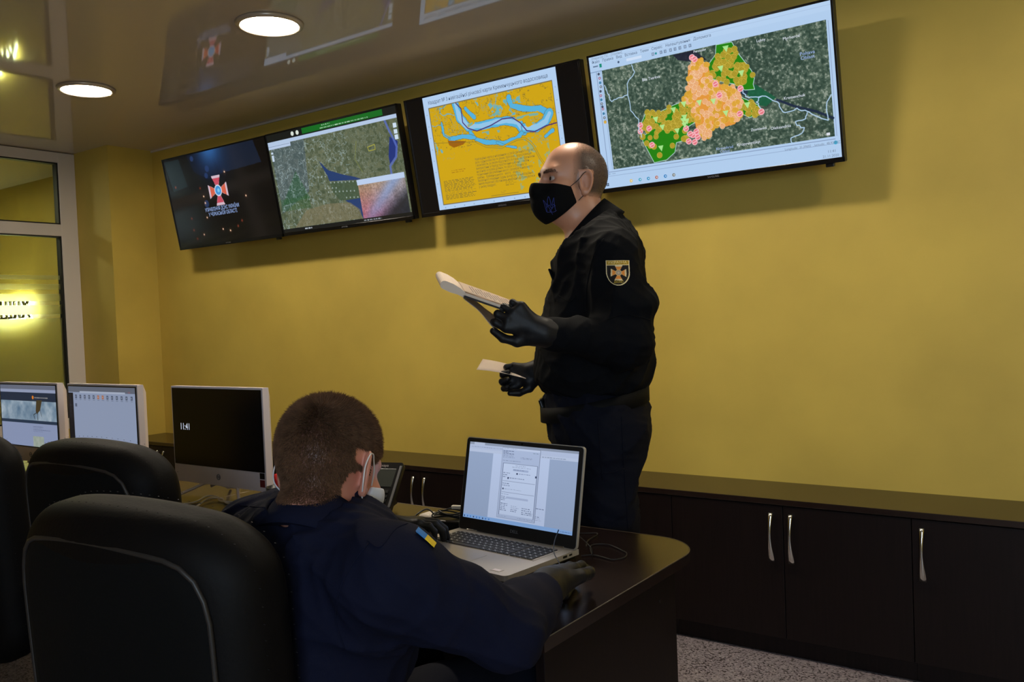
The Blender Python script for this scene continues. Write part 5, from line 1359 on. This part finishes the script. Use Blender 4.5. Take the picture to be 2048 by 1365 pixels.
ps = empty('paper_sheet', tuple(A(1000, 748, 2.60)), label='single white sheet held low in the far hand of the standing man', cat='paper'); pc_ = np.array(ps.location)
a0 = A(1052, 757, 2.58) - pc_; a1 = A(954, 741, 2.56) - pc_; bx = _unit(E2 * 1 + E3 * .09); bm = BM(); n_ = 14; g_ = []
for i in range(n_):
    t = i / (n_ - 1); p = a0 + (a1 - a0) * t + V(0, 0, .006 * math.sin(t * 2.6))
    g_.append([[bm.verts.new(p + bx * (w_ - .01) + V(0, 0, .01 * w_ / .15 * t + o)) for w_ in np.linspace(0, .15, 5)] for o in (0, .0006)])
for r0, r1 in zip(g_, g_[1:]):
    for s_ in (0, 1):
        for i in range(4): bm.faces.new((r0[s_][i], r0[s_][i + 1], r1[s_][i + 1], r1[s_][i])).smooth = True
    for i in (0, 4): bm.faces.new((r0[0][i], r1[0][i], r1[1][i], r0[1][i]))
for r_ in (g_[0], g_[-1]):
    for i in range(4): bm.faces.new((r_[0][i], r_[0][i + 1], r_[1][i + 1], r_[1][i]))
bmesh.ops.recalc_face_normals(bm, faces=bm.faces); obj('sheet', bm, M['thin'], ps)
# ---------------------------------------------------------------- the seated man
e1s = V(.671, .741, 0); e2s = V(-.741, .671, 0)
psi = math.radians(36)
HS2 = A(663, 939, 1.42); HR2 = head_axes(e1s * math.sin(psi) + e2s * math.cos(psi), math.radians(25), math.radians(-3)); HI2 = HR2 / HSC; HR2 = HR2 * HSC
rs, ls = A(798, 1158, 1.245), A(508, 1092, 1.50)
elr = A(1006, 1262, 1.33); wr2 = V(-.875, 1.300, .802)
ell_ = V(-1.50, 1.235, .82); wl2 = V(-1.435, 1.44, .815)
mid = (rs + ls) / 2
dn = _unit(V(0, -.25, -1)); RT = np.stack([_unit(rs - ls), np.cross(_unit(V(0, .25, 1)), _unit(rs - ls)), _unit(V(0, .25, 1))], 1)
chest = A(650, 1215, 1.44); waist = A(585, 1400, 1.40)
hip = V(waist[0], waist[1], .645)
HAND_SIDE[0] = -1       # right hand lies on the desk
RH2 = hand_prims(wr2, V(-.38, 1, .02), V(.15, .1, -1), (.46, .48, .50, .54), .35, spread=.16, scale=1.05)
HAND_SIDE[0] = 1
LH2 = hand_prims(wl2, V(.55, .62, .06), V(.15, 0, -1), (.55, .6, .65, .7), .6, scale=1.03)
hL, hR = hip + V(-.10, .06, -.03), hip + V(.09, .06, -.03)
kn1, kn2 = V(hL[0] - .03, 1.30, .575), V(hR[0] + .02, 1.32, .575)
an1, an2 = V(kn1[0], 1.25, .10), V(kn2[0], 1.30, .10)
NK = HS2 + HR2 @ V(-.032, 0, -.085)
body2 = [('c', rs * .8 + ls * .2 - V(0, 0, .02), ls * .8 + rs * .2 - V(0, 0, .02), .05, .05, 0), ('e', chest, (.165, .11, .19), RT, .12), ('c', chest, waist, .10, .10, .05), ('c', waist, hip, .10, .12, .04),
         ('c', mid + V(0, .02, -.04), NK, .042, .058, .02), ('c', rs, elr, .055, .046, .04), ('c', elr, wr2, .046, .031, .02), ('c', ls, ell_, .055, .048, .04), ('c', ell_, wl2, .048, .03, .02),
         ('c', hL, kn1, .075, .06, .03), ('c', hR, kn2, .075, .06, .03), ('c', kn1, an1, .056, .042, .03), ('c', kn2, an2, .056, .042, .03),
         ('c', an1, an1 + V(0, .16, -.045), .04, .032, .02), ('c', an2, an2 + V(0, .16, -.045), .04, .032, .02)]
bfn = body_fn(body2, HS2, HR2, [grow(RH2, -.0022), grow(LH2, -.0022)])
pts = np.array([HS2, wr2, wl2, elr, ell_, an1, an2, hip, kn2, kn1]); lo = pts.min(0) - .28; hi = pts.max(0) + .28; lo[2] = .002
me = sdf_mesh('person', bfn, lo, hi, .0031)
def hair_m(q):
    f_, l_, u_ = q[:, 0], np.abs(q[:, 1]), q[:, 2]
    top = np.clip((u_ - (.030 + .9 * np.clip(f_ - .045, 0, 1))) / .006, 0, 1)
    sideburn = np.clip((.012 - f_) / .008 + np.clip((u_ - .01) / .02, 0, 1) * 4, 0, 1) * np.clip((u_ + .012) / .008, 0, 1)
    back = np.clip((-.040 - f_) / .010, 0, 1) * np.clip((u_ + .090 - .0 * f_) / .018, 0, 1)
    behind = np.clip((-.022 - f_) / .010, 0, 1) * np.clip((u_ + .020) / .014, 0, 1)
    m = np.maximum(np.maximum(top, sideburn * (f_ < .035)), np.maximum(back, behind))
    ear = ((l_ > .0748) & (np.abs(f_ + .014) < .034) & (np.abs(u_ + .012) < .040))
    return m * (~ear) * (f_ < .088)
q = (vco(me) - HS2) @ HI2
setcol(me, person_color(vco(me), q, rgb(205, 140, 118), rgb(74, 50, 40), 6, .35, stub=lambda q: hair_m(q) * .75))
sit = obj('person', me, M['skin'], label='seated man seen from behind in a navy jacket, short brown hair, bent over the desk', cat='person')
def keep2(c): return hair_m((c - HS2) @ HI2) > .4
p_, n_ = surf_samples(me, 85000, 17, keep2); q = (p_ - HS2) @ HI2
wh = V(-.088, -.018, .088); dq = q - wh; nq = n_ @ HR2
rad = dq - nq * (dq * nq).sum(1)[:, None]; rl = np.linalg.norm(rad, axis=1)[:, None] + 1e-6; rad = rad / rl
swirl = np.cross(nq, rad) * np.exp(-rl / .03)
comb = rad * .55 + swirl * .6; comb[:, 2] -= .25 * (q[:, 2] < .03)
topf = np.clip((q[:, 2] - .0) / .09, 0, 1); L = .0050 + .0120 * topf
obj('hair', strands('hair', p_, n_, comb @ HR2.T, L * np.random.RandomState(1).uniform(.7, 1.15, len(L)), .00040, 5, .22), M['hair_b'], sit, label='short brown hair with a whorl at the crown')
MH = [HS2, HR2]
me = sdf_mesh('face_mask', lambda P: mask_sdf(P, -.012), HS2 - .17, HS2 + .17, .0026); mk2 = obj('face_mask', me, M['maskw'], sit, label='pale disposable face mask')
def hw2(f_, l_, u_): return HS2 + HR2 @ V(f_, l_, u_)
bm = BM()
for s_ in (1, -1):
    tube(bm, smoothpts([hw2(.034, .066 * s_, -.022), hw2(.018, .077 * s_, .000), hw2(.004, .082 * s_, .016), hw2(-.008, .0875 * s_, .022), hw2(-.024, .092 * s_, .018), hw2(-.0375, .0945 * s_, -.006), hw2(-.033, .092 * s_, -.032), hw2(-.014, .081 * s_, -.048), hw2(.0, .074 * s_, -.060), hw2(.016, .063 * s_, -.076)], 6), .0013, 6)
obj('ear_loops', bm, M['cord'], mk2, label='white elastic loops around the ears')
for s_ in (1, -1):
    c = HS2 + HR2 @ V(.0715, .031 * s_, 0); bm = BM(); bmesh.ops.create_uvsphere(bm, u_segments=16, v_segments=12, radius=.0128); bmesh.ops.translate(bm, vec=c, verts=bm.verts); obj('eyeball', bm, M['eye'], sit, smooth=True)
# jacket
jk = [('c', rs * .86 + ls * .14, ls * .86 + rs * .14, .074, .074, 0), ('e', chest, (.18, .125, .19), RT, .12), ('c', chest, waist, .13, .125, .10), ('c', waist, hip + V(0, 0, .03), .13, .155, .08),
      ('c', mid + V(0, 0, -.01), NK + V(0, 0, -.045), .066, .070, .08),
      ('c', rs, elr, .070, .060, .05), ('c', elr, wr2 + (elr - wr2) * .26, .060, .045, .022), ('c', ls, ell_, .074, .064, .05), ('c', ell_, wl2 + (ell_ - wl2) * .1, .060, .044, .02)]
def jk_fn(P):
    d = union(P, jk); d = smax(d, .52 - P[:, 2], .02)
    d = d + folds(P, 23, 28, .006) + creases(P, 51, 30, .0050) + creases(P, 52, 64, .0022)
    n = _unit(NK - mid)
    d = smax(d, -cap(P, NK - n * .02, NK + n * .10, .067, .068), .004)
    # keep clear of the desk top and its edge
    slab = np.maximum(P[:, 2] - .7520, 1.185 - P[:, 1])
    return smax(d, -np.maximum(slab, 0) * 0 + np.where(P[:, 1] > 1.185, .7535 - P[:, 2], -1), .004)
pts = np.array([wr2, wl2, elr, ell_, waist, NK, ls, rs]); lo = pts.min(0) - .24; hi = pts.max(0) + .24; lo[2] = .48
me = sdf_mesh('jacket', jk_fn, lo, hi, .0046); jo = obj('jacket', me, M['navy'], sit, label='dark navy uniform jacket'); jb = bvh_of(me)
collar(NK + V(0, 0, -.072), HR2 @ V(.12, 0, 1), HR2 @ V(1, 0, -.1), .094, .077, .074, .35, M['navy'], jo, .24)
for px in ([(480, 1012), (540, 1018), (600, 1030), (680, 1055), (735, 1085)], [(610, 1035), (590, 1080), (566, 1130)], [(735, 1082), (760, 1095), (790, 1060), (815, 1048)], [(737, 1088), (705, 1130), (680, 1180), (672, 1240), (690, 1300)], [(1140, 1182), (1128, 1200), (1120, 1215)]):
    t_ = stitched(jb, px, .0004, .0012)
    if t_: obj('seam', t_, M['navy'], jo)
# flag strip on the right upper sleeve
def strip(p0, p1, w_, m, nm):
    bm = BM(); rows = []
    for t in np.linspace(0, 1, 10):
        u_ = p0[0] + (p1[0] - p0[0]) * t; v_ = p0[1] + (p1[1] - p0[1]) * t; row = []
        for k in np.linspace(-1, 1, 5):
            hh = None; kk = 0
            while hh is None and kk < 14:
                hh = meas(jb, u_ - w_ * k * .5 - kk * 1.2, v_ + w_ * k * .8 + kk * 1.5); kk += 1
            if hh is None: return
            row.append(bm.verts.new(hh[0] + hh[1] * .0025))
        rows.append(row)
    for a, b in zip(rows, rows[1:]):
        for i in range(4): bm.faces.new((a[i], a[i + 1], b[i + 1], b[i]))
    r = bmesh.ops.extrude_face_region(bm, geom=list(bm.faces)); vs_ = [x for x in r['geom'] if isinstance(x, bmesh.types.BMVert)]
    bmesh.ops.translate(bm, vec=(0, 0, .0012), verts=vs_); bmesh.ops.recalc_face_normals(bm, faces=bm.faces)
    return obj(nm, bm, m, jo)
FLAG = [(833, 1063), (851, 1078), (868, 1094)]
strip(FLAG[0], FLAG[1], 5, M['skyblue'], 'flag_patch'); strip(FLAG[1], FLAG[2], 5, M['yellow'], 'flag_patch')
tr2 = [('c', waist, hip, .15, .165, 0), ('c', hL, kn1, .098, .078, .06), ('c', hR, kn2, .098, .078, .06), ('c', kn1, an1 + V(0, 0, .03), .074, .064, .03), ('c', kn2, an2 + V(0, 0, .03), .074, .064, .03)]
me = sdf_mesh('trousers', lambda P: smax(smax(union(P, tr2), P[:, 2] - .78, .01), .05 - P[:, 2], .01) + folds(P, 33, 26, .005), np.array([hL[0] - .25, hip[1] - .25, 0.0]), np.array([hR[0] + .25, 1.55, .82]), .0075)
obj('trousers', me, M['trou'], sit, label='dark navy uniform trousers')
for a_ in (an1, an2):
    f_ = [('c', V(a_[0], a_[1], .10), V(a_[0], a_[1], .05), .052, .05, 0), ('c', V(a_[0], a_[1], .047), V(a_[0], a_[1] + .18, .04), .046, .042, .03)]
    me = sdf_mesh('boot', lambda P: smax(union(P, f_), .003 - P[:, 2], .004), V(a_[0] - .15, a_[1] - .15, -.02), V(a_[0] + .15, a_[1] + .3, .2), .007); obj('boot', me, M['blackp'], sit)
for hd, wr, el in ((RH2, wr2, elr), (LH2, wl2, ell_)):
    pr = hd + [('c', wr, wr + (el - wr) * .36, .034, .037, .02)]; c = np.mean([x[1] for x in hd], 0)
    me = sdf_mesh('glove', lambda P: smax(union(P, pr) + folds(P, 37, 120, .0011), .7522 - P[:, 2], .003), c - .17, c + .17, .0024); obj('glove', me, M['glove'], sit, label='black nitrile glove')

# mouse under the right hand
ms = empty('computer_mouse', (wr2[0] - .050, wr2[1] + .115, DZ), .35, label='black computer mouse mostly hidden under the right gloved hand of the seated man', cat='mouse')
bm = BM(); box(bm, (0, 0, .011), (.056, .095, .020), .008, None, 3); obj('shell', bm, M['blackp'], ms)
bm = BM(); box(bm, (0, .025, .0215), (.006, .018, .004), .0015); obj('wheel', bm, M['key'], ms)
